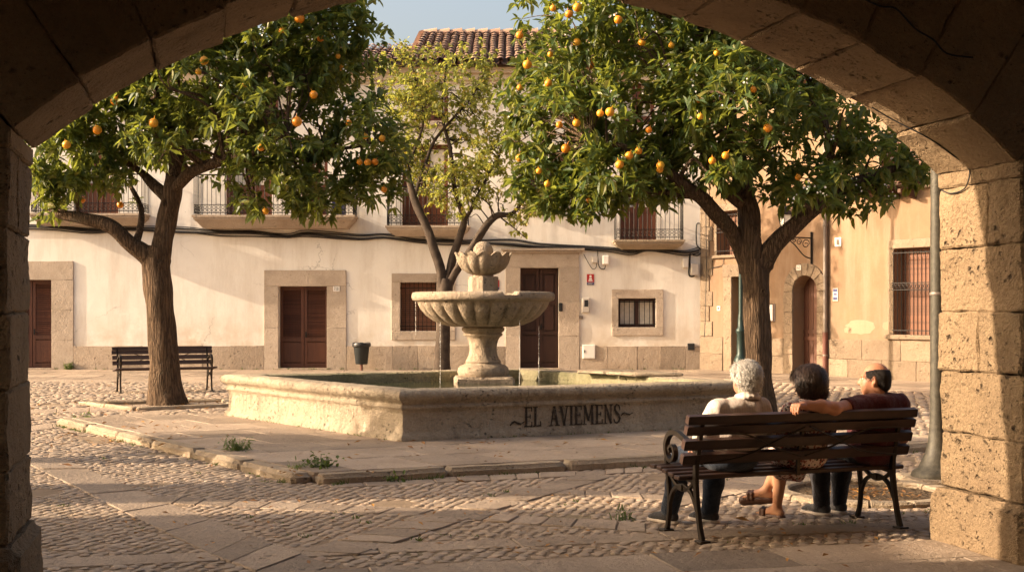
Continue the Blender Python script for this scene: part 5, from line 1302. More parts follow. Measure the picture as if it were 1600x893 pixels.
for px, py, sp_, n in spots:
    for k in range(int(n * 1.7)):
        x, y = px + rng.normal(0, sp_ * .55), py + rng.normal(0, sp_ * .08)
        if y < 588: continue
        p = G(x, y, .0); zz = .03
        if inpoly(p.x, p.y, [(q.x, q.y) for q in PLAT]): p = G(x, y, Z0); zz = Z0 + .01
        if inpoly(p.x, p.y, [(c.x, c.y) for c in corners]): continue
        fallen(Vector((p.x, p.y, zz)), rng.uniform(.018, .036) * (1.5 if y < 700 else 1))
for px, py in ((330, 728), (105, 727), (1160, 812), (720, 752)): p = G(px, py, .03); fallen(p, .06)
o = lm.build('fallen_leaves', M['dry']); o['kind'] = 'stuff'; o['label'] = 'dry orange and brown leaves scattered over the paving'

# moss and grass along the joints
gm = MB(); rng = np.random.default_rng(11)
def blades(p, n, h):
    for k in range(n):
        b = Vector(p) + Vector((rng.normal(0, .025), rng.normal(0, .02), 0)); d = Vector((rng.normal(0, .5), rng.normal(0, .5), 1)).normalized(); s_ = d.cross(Vector((0, 1, 0))).normalized() * .004; hh = h * rng.uniform(.5, 1.2)
        gm.add([b - s_, b + s_, b + d * hh * .6 + s_ * .7, b + d * hh * .6 - s_ * .7, b + d * hh + Vector((d.x, d.y, -.2)) * hh * .3], [(0, 1, 2, 3), (3, 2, 4)])
for a_, b_, n in ((K1, K0, 60), (K0, KR, 70)):
    o_ = Vector(((b_ - a_).y, -(b_ - a_).x, 0)).normalized()
    for k in range(n):
        u = rng.uniform(0, 1)
        if noise.noise(Vector((u * 9, n, 0))) < -.05: continue
        p = a_.lerp(b_, u) + o_ * rng.uniform(.2, .26); blades((p.x, p.y, .0), rng.integers(3, 12), rng.uniform(.02, .07))
for i in range(4):
    a_, b_ = off_corner(i, .05), off_corner((i + 1) % 4, .05)
    for k in range(26): p = a_.lerp(b_, rng.uniform(0, 1)); blades((p.x, p.y, Z0), rng.integers(2, 7), rng.uniform(.012, .04))
for k in range(420):
    px, py = rng.uniform(40, 1450), 600 + 280 * rng.uniform(0, 1) ** 1.3; p = G(px, py)
    if wall_d(p.x, p.y) > -.1 or not free(p.x, p.y) or noise.noise(Vector((p.x * .8, p.y * .8, 5))) < .05: continue
    blades((p.x, p.y, .0), rng.integers(4, 12), rng.uniform(.012, .04))
for k in range(60):
    p = Vector((rng.uniform(X0, X1), 34.12, .01)); blades(p, rng.integers(3, 9), rng.uniform(.03, .1))
o = gm.build('grass', M['weed']); o['kind'] = 'stuff'; o['label'] = 'thin grass and moss in the joints of the paving'
# ------------------------------------------------------------------ benches
def make_bench(origin, U, label, woodm, L=1.87, half=.815, scale=1.0):
    """x along the bench, y the way the sitters face, z up; origin on the ground midway between the rear feet"""
    V = Vector((-U.y, U.x, 0)); fr = Frame(origin, U, V)
    t_ = thing('park_bench', label, 'bench', origin)
    b = MB(); hl = L / 2
    def slat(mb, y0, z0, y1, z1, th, seed):
        d = Vector((y1 - y0, z1 - z0)); d.normalize(); n = Vector((-d.y, d.x)) * th
        j = [random.uniform(-.006, .006) for _ in range(2)]
        q = [(y0, z0), (y1, z1), (y1 + n.x, z1 + n.y), (y0 + n.x, z0 + n.y)]
        mb.rough(lambda a, b_, c: (lambda yy, zz: fr.pt(lerp(-hl + j[0], hl + j[1], a), yy, zz))(lerp(lerp(q[0][0], q[1][0], c), lerp(q[3][0], q[2][0], c), b_), lerp(lerp(q[0][1], q[1][1], c), lerp(q[3][1], q[2][1], c), b_)), 14, 1, 2, .0012, 6, .006, (L, th, .08), 0, seed)
    back = [(.055, .53, .031, .597), (.019, .632, -.004, .699), (-.015, .735, -.036, .795), (-.040, .808, -.056, .868)]
    for k, (y0, z0, y1, z1) in enumerate(back): slat(b, y0, z0, y1, z1, -.032, k)
    b.build('backrest', woodm, t_, smooth=True)
    s_ = MB()
    for k in range(5):
        y = .10 + k * .088; slat(s_, y, .418 + .012 * k - .006 * (k == 4), y + .078, .420 + .012 * k - .012 * (k == 4), .03, 9 + k)
    s_.build('seat', woodm, t_, smooth=True)
    def bar(mb, pts, w_, th, x):
        pts = spline([Vector((x, y, z)) for y, z in pts], 6); vs = []; n = len(pts)
        for i, p in enumerate(pts):
            tt = (pts[min(i + 1, n - 1)] - pts[max(i - 1, 0)]).normalized(); nn = Vector((0, -tt.z, tt.y))
            ww = w_ if not hasattr(w_, '__len__') else np.interp(i / (n - 1), np.linspace(0, 1, len(w_)), w_)
            for sx_, sn in ((-1, -1), (1, -1), (1, 1), (-1, 1)):
                q = p + nn * sn * ww / 2; vs.append(fr.pt(q.x + sx_ * th / 2, q.y, q.z))
        mb.add(vs, [(4 * i + k, 4 * i + (k + 1) % 4, 4 * i + 4 + (k + 1) % 4, 4 * i + 4 + k) for i in range(n - 1) for k in range(4)] + [(0, 1, 2, 3)[::-1], tuple(4 * (n - 1) + k for k in range(4))])
    for x in (-half, half):
        e = MB()
        bar(e, [(-.02, .0), (.02, .12), (.055, .28), (.075, .42), (.062, .54), (.02, .70), (-.025, .85)], [.045, .036, .036, .045, .036, .034, .03], .032, x)   # rear leg and back post
        bar(e, [(.50, .0), (.465, .10), (.45, .24), (.47, .38), (.475, .44)], [.04, .032, .03, .034, .04], .03, x)                                         # front leg
        bar(e, [(.045, .20), (.13, .32), (.26, .36), (.39, .31), (.455, .20)][::1], .028, .028, x)
        bar(e, [(.07, .42), (.15, .36), (.26, .33), (.37, .37), (.46, .44)], .026, .028, x)
        bar(e, [(.075, .405), (.48, .45)], .03, .03, x)
        for (y, z) in ((-.02, 0), (.50, 0)): e.fbox(fr, x - .04, x + .04, y - .045, y + .045, -.0, .022)
        e.fbox(fr, x - .024, x + .024, .235, .285, .325, .37)
        f_ = e.build('end_frame', M['castiron'], t_, bevel=.005)
        a = MB()
        sp = [(.045, .615), (.12, .645), (.24, .69), (.36, .72), (.45, .70), (.50, .63), (.485, .55), (.43, .515), (.375, .545), (.375, .60), (.41, .625), (.445, .60), (.43, .575)]
        bar(a, sp, [.03, .034, .036, .036, .034, .03, .028, .026, .024, .022, .02, .018, .016], .038, x)
        bar(a, [(.485, .55), (.49, .50), (.475, .44)], .028, .032, x)
        a.build('armrest', M['castiron'], t_, bevel=.005)
    br = MB()
    bar(br, [(.07, .42), (.062, .54), (.02, .70), (-.02, .82)], .022, .024, 0.0)
    for sgn in (-1, 1):
        pts = spline([fr.pt(sgn * (half - .02), -.022, .74), fr.pt(sgn * half * .62, -.025, .735), fr.pt(sgn * half * .3, .0, .63), fr.pt(sgn * .02, .03, .56)], 8); br.tube([p - V * .022 for p in pts], .007, 6)
        pts = spline([fr.pt(sgn * (half - .02), .03, .54), fr.pt(sgn * half * .6, .02, .58), fr.pt(sgn * half * .3, -.01, .68), fr.pt(sgn * .02, -.03, .77)], 8); br.tube([p - V * .026 for p in pts], .007, 6)
    br.build('back_brace', M['castiron'], t_)
    return t_, fr
BO = Vector((2.047, 8.997, 0)); BU = Vector((1.526, .585, 0)).normalized()
bench, BF = make_bench(BO, BU, 'dark slatted iron bench seen from behind with three people sitting on it', M['benchwood'])
b2 = G(262, 612); make_bench(Vector((-6.85, 25.1, 0)), Vector((-.91, -.42, 0)).normalized(), 'empty weathered bench behind the left orange tree', M['benchgrey'], 1.92, .86)

# ------------------------------------------------------------------ people: one continuous skin from blended distance fields
def rotm(yaw=0, pitch=0, roll=0):
    return np.array(Matrix.Rotation(yaw, 3, 'Z') @ Matrix.Rotation(pitch, 3, 'X') @ Matrix.Rotation(roll, 3, 'Y'))
class SDF:
    def __init__(s): s.p = []
    def cap(s, a, b, ra, rb, k=.02, op='u'): s.p.append(('c', np.array(a, float), np.array(b, float), ra, rb, k, op)); return s
    def ell(s, c, r, rot=None, k=.02, op='u'): s.p.append(('e', np.array(c, float), np.array(r, float), rot, None, k, op)); return s
    def half(s, pt, n, k=.01, op='i'): s.p.append(('h', np.array(pt, float), np.array(n, float) / np.linalg.norm(n), None, None, k, op)); return s
    def chain(s, pts, rads, k=.02):
        for i in range(len(pts) - 1): s.cap(pts[i], pts[i + 1], rads[i], rads[i + 1], k)
        return s
    def bounds(s):
        lo = np.full(3, 9e9); hi = -lo
        for t_, a, b, r, r2, k, op in s.p:
            if op != 'u': continue
            if t_ == 'c': m = max(r, r2); lo = np.minimum(lo, np.minimum(a, b) - m); hi = np.maximum(hi, np.maximum(a, b) + m)
            elif t_ == 'e': m = b.max(); lo = np.minimum(lo, a - m); hi = np.maximum(hi, a + m)
        return lo - .03, hi + .03
    def mesh(s, h=.007):
        lo, hi = s.bounds(); n = np.ceil((hi - lo) / h).astype(int) + 1
        f = np.full(n, .5, np.float32); ax = [lo[i] + h * np.arange(n[i]) for i in range(3)]
        for t_, a, b, r, r2, k, op in s.p:
            if t_ == 'h' or op == 's' and t_ == 'x': sl = tuple(slice(0, n[i]) for i in range(3))
            else:
                if t_ == 'c': m = max(r, r2) + k * 1.5 + .05; l_, u_ = np.minimum(a, b) - m, np.maximum(a, b) + m
                else: m = b.max() + k * 1.5 + .05; l_, u_ = a - m, a + m
                i0 = np.clip(np.floor((l_ - lo) / h).astype(int), 0, n - 1); i1 = np.clip(np.ceil((u_ - lo) / h).astype(int) + 1, 1, n)
                sl = tuple(slice(i0[i], i1[i]) for i in range(3))
            X, Y_, Z = np.meshgrid(*[ax[i][sl[i]] for i in range(3)], indexing='ij')
            if t_ == 'c':
                d = b - a; L2 = d @ d + 1e-12; tt = np.clip(((X - a[0]) * d[0] + (Y_ - a[1]) * d[1] + (Z - a[2]) * d[2]) / L2, 0, 1)
                v = np.sqrt((X - a[0] - d[0] * tt) ** 2 + (Y_ - a[1] - d[1] * tt) ** 2 + (Z - a[2] - d[2] * tt) ** 2) - (r + (r2 - r) * tt)
            elif t_ == 'e':
                x, y, z = X - a[0], Y_ - a[1], Z - a[2]
                if r is not None: x, y, z = (r[0, 0] * x + r[1, 0] * y + r[2, 0] * z, r[0, 1] * x + r[1, 1] * y + r[2, 1] * z, r[0, 2] * x + r[1, 2] * y + r[2, 2] * z)
                k0 = np.sqrt((x / b[0]) ** 2 + (y / b[1]) ** 2 + (z / b[2]) ** 2); k1 = np.sqrt((x / b[0] ** 2) ** 2 + (y / b[1] ** 2) ** 2 + (z / b[2] ** 2) ** 2) + 1e-9
                v = k0 * (k0 - 1) / k1
            else: v = (X - a[0]) * b[0] + (Y_ - a[1]) * b[1] + (Z - a[2]) * b[2]
            g = f[sl]
            if op == 'u': hh = np.clip(.5 + .5 * (g - v) / k, 0, 1); f[sl] = g * (1 - hh) + v * hh - k * hh * (1 - hh)
            else:
                if op == 's': v = -v
                hh = np.clip(.5 - .5 * (g - v) / k, 0, 1); f[sl] = g * (1 - hh) + v * hh + k * hh * (1 - hh)
        f[0], f[-1], f[:, 0], f[:, -1], f[:, :, 0], f[:, :, -1] = [.5] * 6
        return nets(f, lo, h)
def nets(f, lo, h):
    sg = (f < 0); n = np.array(f.shape); c = np.zeros(n - 1, int)
    for i in (0, 1):
        for j in (0, 1):
            for k in (0, 1): c += sg[i:n[0] - 1 + i, j:n[1] - 1 + j, k:n[2] - 1 + k]
    act = np.argwhere((c > 0) & (c < 8)); idx = -np.ones(n - 1, int); idx[tuple(act.T)] = np.arange(len(act))
    acc = np.zeros((len(act), 3)); cnt = np.zeros(len(act)); cor = [(i, j, k) for i in (0, 1) for j in (0, 1) for k in (0, 1)]
    for a in cor:
        for axn in range(3):
            if a[axn]: continue
            b = list(a); b[axn] = 1
            va = f[act[:, 0] + a[0], act[:, 1] + a[1], act[:, 2] + a[2]]; vb = f[act[:, 0] + b[0], act[:, 1] + b[1], act[:, 2] + b[2]]
            m = (va < 0) != (vb < 0); t_ = va / (va - vb + 1e-12); p = np.array(a, float)[None].repeat(len(act), 0); p[:, axn] = t_
            acc[m] += p[m]; cnt[m] += 1
    vs = (acc / cnt[:, None] + act) * h + lo; fs = []
    for axn in range(3):
        o1, o2 = [(1, 2), (2, 0), (0, 1)][axn]
        sl0 = [slice(1, n[i] - 1) for i in range(3)]; sl1 = list(sl0); sl0[axn] = slice(0, n[axn] - 1); sl1[axn] = slice(1, n[axn])
        A, B_ = sg[tuple(sl0)], sg[tuple(sl1)]; e = np.argwhere(A != B_); ori = A[tuple(e.T)]
        off = np.ones(3, int); off[axn] = 0; e = e + off
        def cell(d1, d2): q = e.copy(); q[:, o1] -= d1; q[:, o2] -= d2; return idx[tuple(q.T)]
        q = np.stack([cell(1, 1), cell(0, 1), cell(0, 0), cell(1, 0)], 1); q[~ori] = q[~ori][:, ::-1]; fs += q.tolist()
    return vs, fs
def relax(vs, fs, it=2):
    q = np.array(fs); e = np.concatenate([q[:, [0, 1]], q[:, [1, 2]], q[:, [2, 3]], q[:, [3, 0]]]); e = np.concatenate([e, e[:, ::-1]])
    for _ in range(it):
        s_ = np.zeros_like(vs); c = np.zeros(len(vs)); np.add.at(s_, e[:, 0], vs[e[:, 1]]); np.add.at(c, e[:, 0], 1); vs = vs * .45 + s_ / c[:, None] * .55
    return vs
def solid(sdf, name, mat, parent, fr, h=.007, it=2, wave=None):
    vs, fs = sdf.mesh(h); vs = relax(vs, fs, it)
    if wave:
        amp, fq, st_ = wave
        vs = np.array([v + np.array(noise.noise_vector(Vector(v) * Vector(st_) * fq if 0 else Vector((v[0] * st_[0], v[1] * st_[1], v[2] * st_[2])) * fq)) * amp for v in vs])
    m_ = MB(); m_.add([fr.pt(*v) for v in vs], fs); 
    return m_.build(name, mat, parent, smooth=True, nosharp=True)

def strands(o_vs, n, L, flow, lift, mat, name, parent, fr, centre, seed, width=.0022, curl=.3):
    rng = np.random.default_rng(seed); m_ = MB(); c = np.array(centre); vs = np.array(o_vs)
    for i in rng.integers(0, len(vs), n):
        p = vs[i] + rng.normal(0, .003, 3); nr = p - c; nr /= np.linalg.norm(nr)
        f = np.array(flow(nr), float) + rng.normal(0, curl, 3); f -= nr * (f @ nr); f /= np.linalg.norm(f) + 1e-9
        l = L * rng.uniform(.5, 1.2); s_ = np.cross(f, nr); w_ = s_ * width; g = np.array((0, 0, -1.))
        q0 = p - nr * .004; q1 = p + f * l * .5 + nr * (lift * l - .12 * l * l / .1); q2 = q1 + f * l * .5 + nr * (lift * .2 * l - .0) - nr * l * l * 2.2
        m_.add([fr.pt(*(q0 - w_)), fr.pt(*(q0 + w_)), fr.pt(*(q1 - w_ * .9)), fr.pt(*(q1 + w_ * .9)), fr.pt(*q2)], [(0, 1, 3, 2), (2, 3, 4)])
    return m_
def hair_solid(sdf, name, mat, parent, fr, h, it, wave, centre, n, L, flow, lift, seed, width, curl):
    vs, fs = sdf.mesh(h); vs = relax(vs, fs, it)
    if wave:
        amp, fq, st_ = wave; vs = np.array([v + np.array(noise.noise_vector(Vector((v[0] * st_[0], v[1] * st_[1], v[2] * st_[2])) * fq)) * amp for v in vs])
    m_ = strands(vs, n, L, flow, lift, mat, name, parent, fr, centre, seed, width, curl); m_.add([fr.pt(*v) for v in vs], fs)
    return m_.build(name, mat, parent, smooth=True, nosharp=True)

def skin(name, c, var=.12):
    t = NT(name, .5, .35); t.b.inputs['Subsurface Weight'].default_value = .12; t.b.inputs['Subsurface Radius'].default_value = (.012, .005, .003)
    t.color(t.mix(t.ramp(t.noise(30, 4, .6), .35, .65), tuple(x * (1 - var) for x in c), c)); t.bump(t.noise(160, 3, .6), .12, .004); return t.m
def cloth(name, c, var=.15, weave=420, fold=.5):
    t = NT(name, .9, .15); t.color(t.mix(t.ramp(t.noise(12, 4, .6), .35, .65), tuple(x * (1 - var) for x in c), c)); t.b.inputs['Sheen Weight'].default_value = .15
    t.bump(t.math('ADD', t.noise(13, 5, .65), t.math('MULTIPLY', t.noise(weave, 2, .5), .12)), min(1, fold * 1.6), .03); return t.m
def hairm(name, c1, c2, sc_, rough=.55):
    t = NT(name, rough, .35); n_ = t.noise(1.0, 5, .65, vec=t.scale(sc_)); t.color(t.mix(t.ramp(n_, .32, .68), c1, c2)); t.bump(n_, .8, .012); return t.m
SK1, SK2, SK3 = skin('pale_skin', (.50, .25, .16)), skin('tan_skin', (.46, .23, .13)), skin('ruddy_skin', (.42, .19, .105))
HW, HB, HK = hairm('white_hair', (.42, .38, .33), (.78, .73, .66), (60, 60, 45)), hairm('dark_brown_hair', (.008, .005, .0035), (.065, .036, .022), (60, 60, 16), .40), hairm('short_dark_hair', (.012, .008, .006), (.035, .022, .015), (160, 160, 160))
t = NT('beige_shirt', .9, .15); dt = t.n('VectorMath', operation='DOT_PRODUCT'); t.set(dt.inputs[0], t.pos); dt.inputs[1].default_value = tuple(BU)
sw = t.math('SINE', t.math('MULTIPLY', t.math('ADD', dt.outputs['Value'], t.math('MULTIPLY', t.noise(4, 3, .5), .02)), 330))
c = t.mix(t.ramp(sw, .5, .9), (.68, .575, .495), (.59, .485, .415)); c = t.mix(t.ramp(t.noise(12, 4, .6), .4, .7, 0, .35), c, (.56, .46, .38)); t.color(c)
t.bump(t.math('ADD', t.noise(11, 5, .65), t.math('MULTIPLY', t.noise(400, 2, .5), .1)), .6, .03); SH1 = t.m; SHC = cloth('shirt_collar', (.70, .60, .52))
SH3 = (cloth('maroon_shirt', (.085, .018, .020)))
DEN, TRO = cloth('dark_jeans', (.030, .040, .060), .3), cloth('dark_trousers', (.022, .020, .024), .25)
t = NT('floral_dress', .9, .15); v_ = t.n('TexVoronoi'); t.set(v_.inputs['Vector'], t.pos); v_.inputs['Scale'].default_value = 42
n2 = t.noise(34, 4, .6)
c = t.mix(t.ramp(n2, .50, .54), (.62, .50, .42), (.26, .075, .06)); c = t.mix(t.ramp(v_.outputs['Distance'], .30, .36, 1, 0), c, (.035, .030, .032)); c = t.mix(t.ramp(t.voro(27), .20, .26, .8, 0), c, (.60, .47, .36))
t.color(c); t.bump(t.noise(9, 4, .6), .5, .02); DRS = t.m
SHOE, SOLE, SAND, EYEW, IRIS = cloth('charcoal_canvas', (.045, .042, .042)), simple('pale_rubber', (.50, .42, .34), .7), simple('brown_leather', (.075, .032, .018), .5), simple('eye_white', (.6, .55, .5), .2), simple('iris', (.03, .02, .012), .15)

def head(S, c, yaw, sc_=1.0, pitch=0.0, female=False):
    """skull, jaw, nose, brow, lips and ears added to S; face looks along +y before turning by yaw"""
    Rm = rotm(yaw, pitch); c = np.array(c, float); T_ = lambda x, y, z: c + Rm @ (np.array((x, y, z)) * sc_)
    E = lambda p, r, k=.015, op='u', rot=None: S.ell(T_(*p), np.array(r) * sc_, Rm if rot is None else Rm @ rot, k, op)
    E((0, -.012, .018), (.074, .096, .098)); E((0, .028, -.03), (.062, .066, .085), .03); E((0, .06, -.085), (.036, .035, .03), .03)      # skull, face, chin
    E((-.03, .055, -.045), (.03, .035, .04), .03); E((.03, .055, -.045), (.03, .035, .04), .03)
    S.cap(T_(0, .092, .012), T_(0, .112, -.028), .010 * sc_, .015 * sc_, .014); E((-.012, .098, -.033), (.010, .012, .008), .01); E((.012, .098, -.033), (.010, .012, .008), .01)
    for sgn in (-1, 1):
        S.cap(T_(sgn * .012, .088, .026), T_(sgn * .052, .07, .026), .010 * sc_, .008 * sc_, .016)
        E((sgn * .031, .094, .008), (.017, .014, .010), .012, 's')
        ang = rotm(sgn * -.45)
        E((sgn * .078, -.008, -.008), (.010, .021, .034), .008, 'u', ang); E((sgn * .083, .0, -.004), (.006, .011, .018), .006, 's', ang); E((sgn * .074, -.002, -.036), (.008, .011, .011), .008)
    S.cap(T_(-.018, .086, -.062), T_(.018, .086, -.062), .007 * sc_, .007 * sc_, .008); S.cap(T_(-.016, .084, -.072), T_(.016, .084, -.072), .008 * sc_, .008 * sc_, .008); S.cap(T_(-.022, .098, -.067), T_(.022, .098, -.067), .0025, .0025, .004, 's')
    return T_, Rm
def eyes(T_, parent, fr, sc_):
    for sgn in (-1, 1):
        m_ = MB(); p = T_(sgn * .031, .073, .008); 
        m_.lathe((0, 0, 0), [(max(.0005, .0115 * math.sin(math.pi * k / 10)), -.0115 * math.cos(math.pi * k / 10)) for k in range(11)], 14); m_.v = [fr.pt(*(np.array(v) * sc_ + p)) for v in m_.v]
        e = m_.build('eye', EYEW, parent, smooth=True)
        m_ = MB(); q = T_(sgn * .031, .0795, .008); m_.lathe((0, 0, 0), [(max(.0005, .0058 * math.sin(math.pi * k / 8)), -.0058 * math.cos(math.pi * k / 8)) for k in range(9)], 10); m_.v = [fr.pt(*(np.array(v) * sc_ + q)) for v in m_.v]; m_.build('iris', IRIS, e, smooth=True)
def hand(S, w_, d, side, up, curl, sc_=1.0, spread=.02, thumb=1):
    """palm and five fingers: w_ wrist, d palm direction, side across the knuckles (towards the little finger), up back of the hand"""
    w_, d, side, up = [np.array(x, float) for x in (w_, d, side, up)]; d /= np.linalg.norm(d); side /= np.linalg.norm(side); up = np.cross(side, d) if up is None else up / np.linalg.norm(up)
    pl = .085 * sc_
    for x in (-.027, -.009, .009, .027): S.cap(w_ + side * x * .5 * sc_, w_ + d * pl + side * x * sc_, .017 * sc_, .0125 * sc_, .012)
    for i, (x, ln) in enumerate(((-.029, .072), (-.0095, .082), (.0095, .077), (.029, .060))):
        p = w_ + d * pl * .92 + side * x * sc_; a = 0; r = .0098 * sc_
        for j, fr_ in enumerate((.44, .32, .24)):
            a += curl[j] * (1 + .08 * (i - 1.5)); dd = d * math.cos(a) - up * math.sin(a) + side * x * spread * 20 * (j == 0); dd /= np.linalg.norm(dd)
            q = p + dd * ln * fr_ * sc_; S.cap(p, q, r, r * .93, .004); p, r = q, r * .92
    p = w_ + d * .02 * sc_ - side * .022 * sc_ * 1; dd = d * .65 - side * .75 * thumb - up * .25; dd /= np.linalg.norm(dd); q = p + dd * .045 * sc_; S.cap(p, q, .015 * sc_, .012 * sc_, .01)
    dd = d * .9 - side * .35 * thumb - up * .3; dd /= np.linalg.norm(dd); q2 = q + dd * .032 * sc_; S.cap(q, q2, .0115 * sc_, .0105 * sc_, .005); S.cap(q2, q2 + (dd * .8 - up * .4) * .026 * sc_, .0105 * sc_, .009 * sc_, .005)
def shoe(parent, fr, p, ang, mat, sole, L=.27, name='shoe'):
    Rm = rotm(ang); T_ = lambda x, y, z: np.array(p) + Rm @ np.array((x, y, z))
    S = SDF(); S.cap(T_(0, -.045, .05), T_(0, .02, .055), .040, .042, .02); S.cap(T_(0, .02, .05), T_(.0, .12, .035), .044, .040, .03); S.ell(T_(0, .145, .03), (.042, .055, .028), Rm, .02); S.cap(T_(0, -.035, .06), T_(0, -.02, .10), .038, .040, .02); S.half(T_(0, 0, .024), (0, 0, -1), .004)
    so = solid(S, name, mat, parent, fr, .007)
    S = SDF(); S.cap(T_(0, -.05, .015), T_(0, .02, .015), .043, .044, .02); S.cap(T_(0, .02, .015), T_(0, .14, .015), .044, .046, .02); S.ell(T_(0, .155, .015), (.044, .052, .04), Rm, .02); S.half(T_(0, 0, .028), (0, 0, 1), .004); S.half(T_(0, 0, .0), (0, 0, -1), .003)
    solid(S, 'sole', sole, so, fr, .007)

# --- white-haired man
def u_at(px, v): 
    k = (px - 800) / F; o = BO + BF.n * v; return (k * o.y - o.x) / (BU.x - k * BU.y)
def z_at(px, py, v): u = u_at(px, v); p = BF.pt(u, v, 0); return EYE - (py - HOR) / F * p.y
SEAT = .447
def local_frame(u, v=0): return BF
uA = u_at(1154, .14)
pA = thing('person', 'white-haired man in beige shirt and dark jeans seated at the left end of the bench', 'person', BF.pt(uA, .25, 0))
hA = np.array((u_at(1165, .17), .17, z_at(1165, 592, .17)))
S = SDF(); T_, Rm = head(S, hA, -.12, 1.03, -.05)
sz = hA[2] - .178                       # shoulder height
S.chain([hA + (0, -.02, -.06), (hA[0] - .005, .15, sz + .05), (uA + .01, .15, sz - .03)], [.056, .055, .05], .02)
for s_, (el, wr) in ((-1, ((uA - .27, .19, sz - .25), (uA - .19, .40, .575))), (1, ((uA + .26, .20, sz - .25), (uA + .13, .42, .575)))):
    S.chain([(uA + s_ * .19, .13, sz - .035), el, wr], [.052, .042, .03], .02); hand(S, wr, (-s_ * .25, 1, -.1), (s_ * 1, .25, 0), (0, .1, 1), (.25, .35, .25), 1.0)
S.chain([(uA, .12, sz - .02), (uA, .17, .72), (uA, .22, .56)], [.06, .09, .12], .05)
for s_, kn, an in ((-1, (uA - .17, .66, .50), (uA - .20, .80, .09)), (1, (uA + .12, .64, .50), (uA + .10, .72, .09))): S.chain([(uA + s_ * .09, .24, .535), kn, an], [.08, .055, .036], .03)
bA = solid(S, 'body', SK1, pA, BF, .006)
eyes(T_, pA, BF, 1.03)
S = SDF()   # hair
E = lambda p, r, k=.02, op='u': S.ell(T_(*p), np.array(r) * 1.03, Rm, k, op)
E((0, -.022, .028), (.088, .104, .103)); E((0, -.07, -.03), (.066, .048, .06), .03); E((-.045, -.03, .06), (.05, .06, .05), .02); E((.04, .02, .085), (.05, .06, .04), .02); E((0, .075, .085), (.06, .04, .03), .02)
E((0, .10, -.035), (.13, .075, .085), .01, 's'); E((-.095, .012, -.03), (.04, .035, .062), .01, 's'); E((.095, .012, -.03), (.04, .035, .062), .01, 's')
hair_solid(S, 'hair', HW, pA, BF, .006, 2, (.004, 30, (1, 1, .8)), hA, 4600, .04, lambda n: (n[0] * .8 + .5, -.6, -.7 - n[2]), .26, 1, .0022, .6)
S = SDF()   # shirt
S.chain([(uA - .165, .125, sz - .035), (uA + .165, .125, sz - .035)], [.070, .070], .03); S.ell((uA, .145, sz - .14), (.215, .125, .20), None, .04); S.ell((uA, .19, .68), (.19, .145, .17), None, .06); S.ell((uA, .11, sz - .015), (.13, .065, .045), None, .05)
for s_, el, md in ((-1, (uA - .275, .185, sz - .23), 0), (1, (uA + .265, .195, sz - .23), 0)): S.chain([(uA + s_ * .18, .128, sz - .03), el], [.074, .064], .035)
sh = solid(S, 'shirt', SH1, pA, BF, .007, 2, (.010, 13, (1.3, 1, .55)))
S = SDF()
cz = sz + .062; nx, ny = hA[0] - .004, .152
S.chain([(nx + .073 * math.sin(t_), ny - .072 * math.cos(t_), cz + .024 - .02 * (1 - math.cos(t_))) for t_ in [x * .35 for x in range(-6, 7)]], [.012] * 13, .010)
S.chain([(nx + .092 * math.sin(t_), ny - .090 * math.cos(t_), cz - .002 - .03 * (1 - math.cos(t_))) for t_ in [x * .35 for x in range(-6, 7)]], [.014] * 13, .014)
solid(S, 'collar', SHC, sh, BF, .006, 2)
S = SDF()   # jeans
S.ell((uA, .225, .54), (.20, .165, .10), None, .04)
for s_, kn, an in ((-1, (uA - .17, .66, .505), (uA - .195, .79, .10)), (1, (uA + .12, .64, .505), (uA + .10, .715, .10))): S.chain([(uA + s_ * .095, .25, .54), kn, (lerp(kn[0], an[0], .5), lerp(kn[1], an[1], .5), .30), an], [.098, .076, .072, .064], .04); S.half((0, 0, .062), (0, 0, -1), .006)
solid(S, 'trousers', DEN, pA, BF, .007, 2, (.007, 10, (1, 1, .8)))
shoe(pA, BF, (uA - .20, .80, 0), .35, SHOE, SOLE); shoe(pA, BF, (uA + .10, .725, 0), .3, SHOE, SOLE)
# spectacles' arms show behind the ears
# --- dark-haired woman
uB = u_at(1262, .15)
pB = thing('person', 'dark-haired woman in a floral dress seated in the middle of the bench', 'person', BF.pt(uB, .25, 0))
hB = np.array((u_at(1264, .19), .19, z_at(1264, 598, .19)))
S = SDF(); T_, Rm = head(S, hB, .25, .98, -.15)
sz = hB[2] - .168
S.chain([hB + (0, -.02, -.06), (hB[0], .165, sz + .05), (uB, .16, sz - .03)], [.048, .046, .045], .02)
for s_, (el, wr) in ((-1, ((uB - .22, .20, sz - .24), (uB - .10, .42, .60))), (1, ((uB + .21, .20, sz - .24), (uB + .10, .44, .60)))):
    S.chain([(uB + s_ * .16, .14, sz - .035), el, wr], [.045, .037, .026], .02); hand(S, wr, (-s_ * .5, 1, -.1), (s_ * 1, .5, 0), (0, .1, 1), (.25, .35, .25), .92)
S.chain([(uB, .13, sz - .02), (uB, .18, .72), (uB, .22, .56)], [.06, .08, .12], .05)
k1, a1 = (uB + .06, .62, .50), (uB + .115, .73, .075); k2, a2 = (uB + .13, .64, .55), (uB + .06, .80, .20)
for h_, kn, an in ((-.08, k1, a1), (.08, k2, a2)):
    md = (lerp(kn[0], an[0], .35), lerp(kn[1], an[1], .35) - .03, lerp(kn[2], an[2], .35)); S.chain([(uB + h_, .24, .54), kn, md, an], [.085, .056, .055, .033], .03)
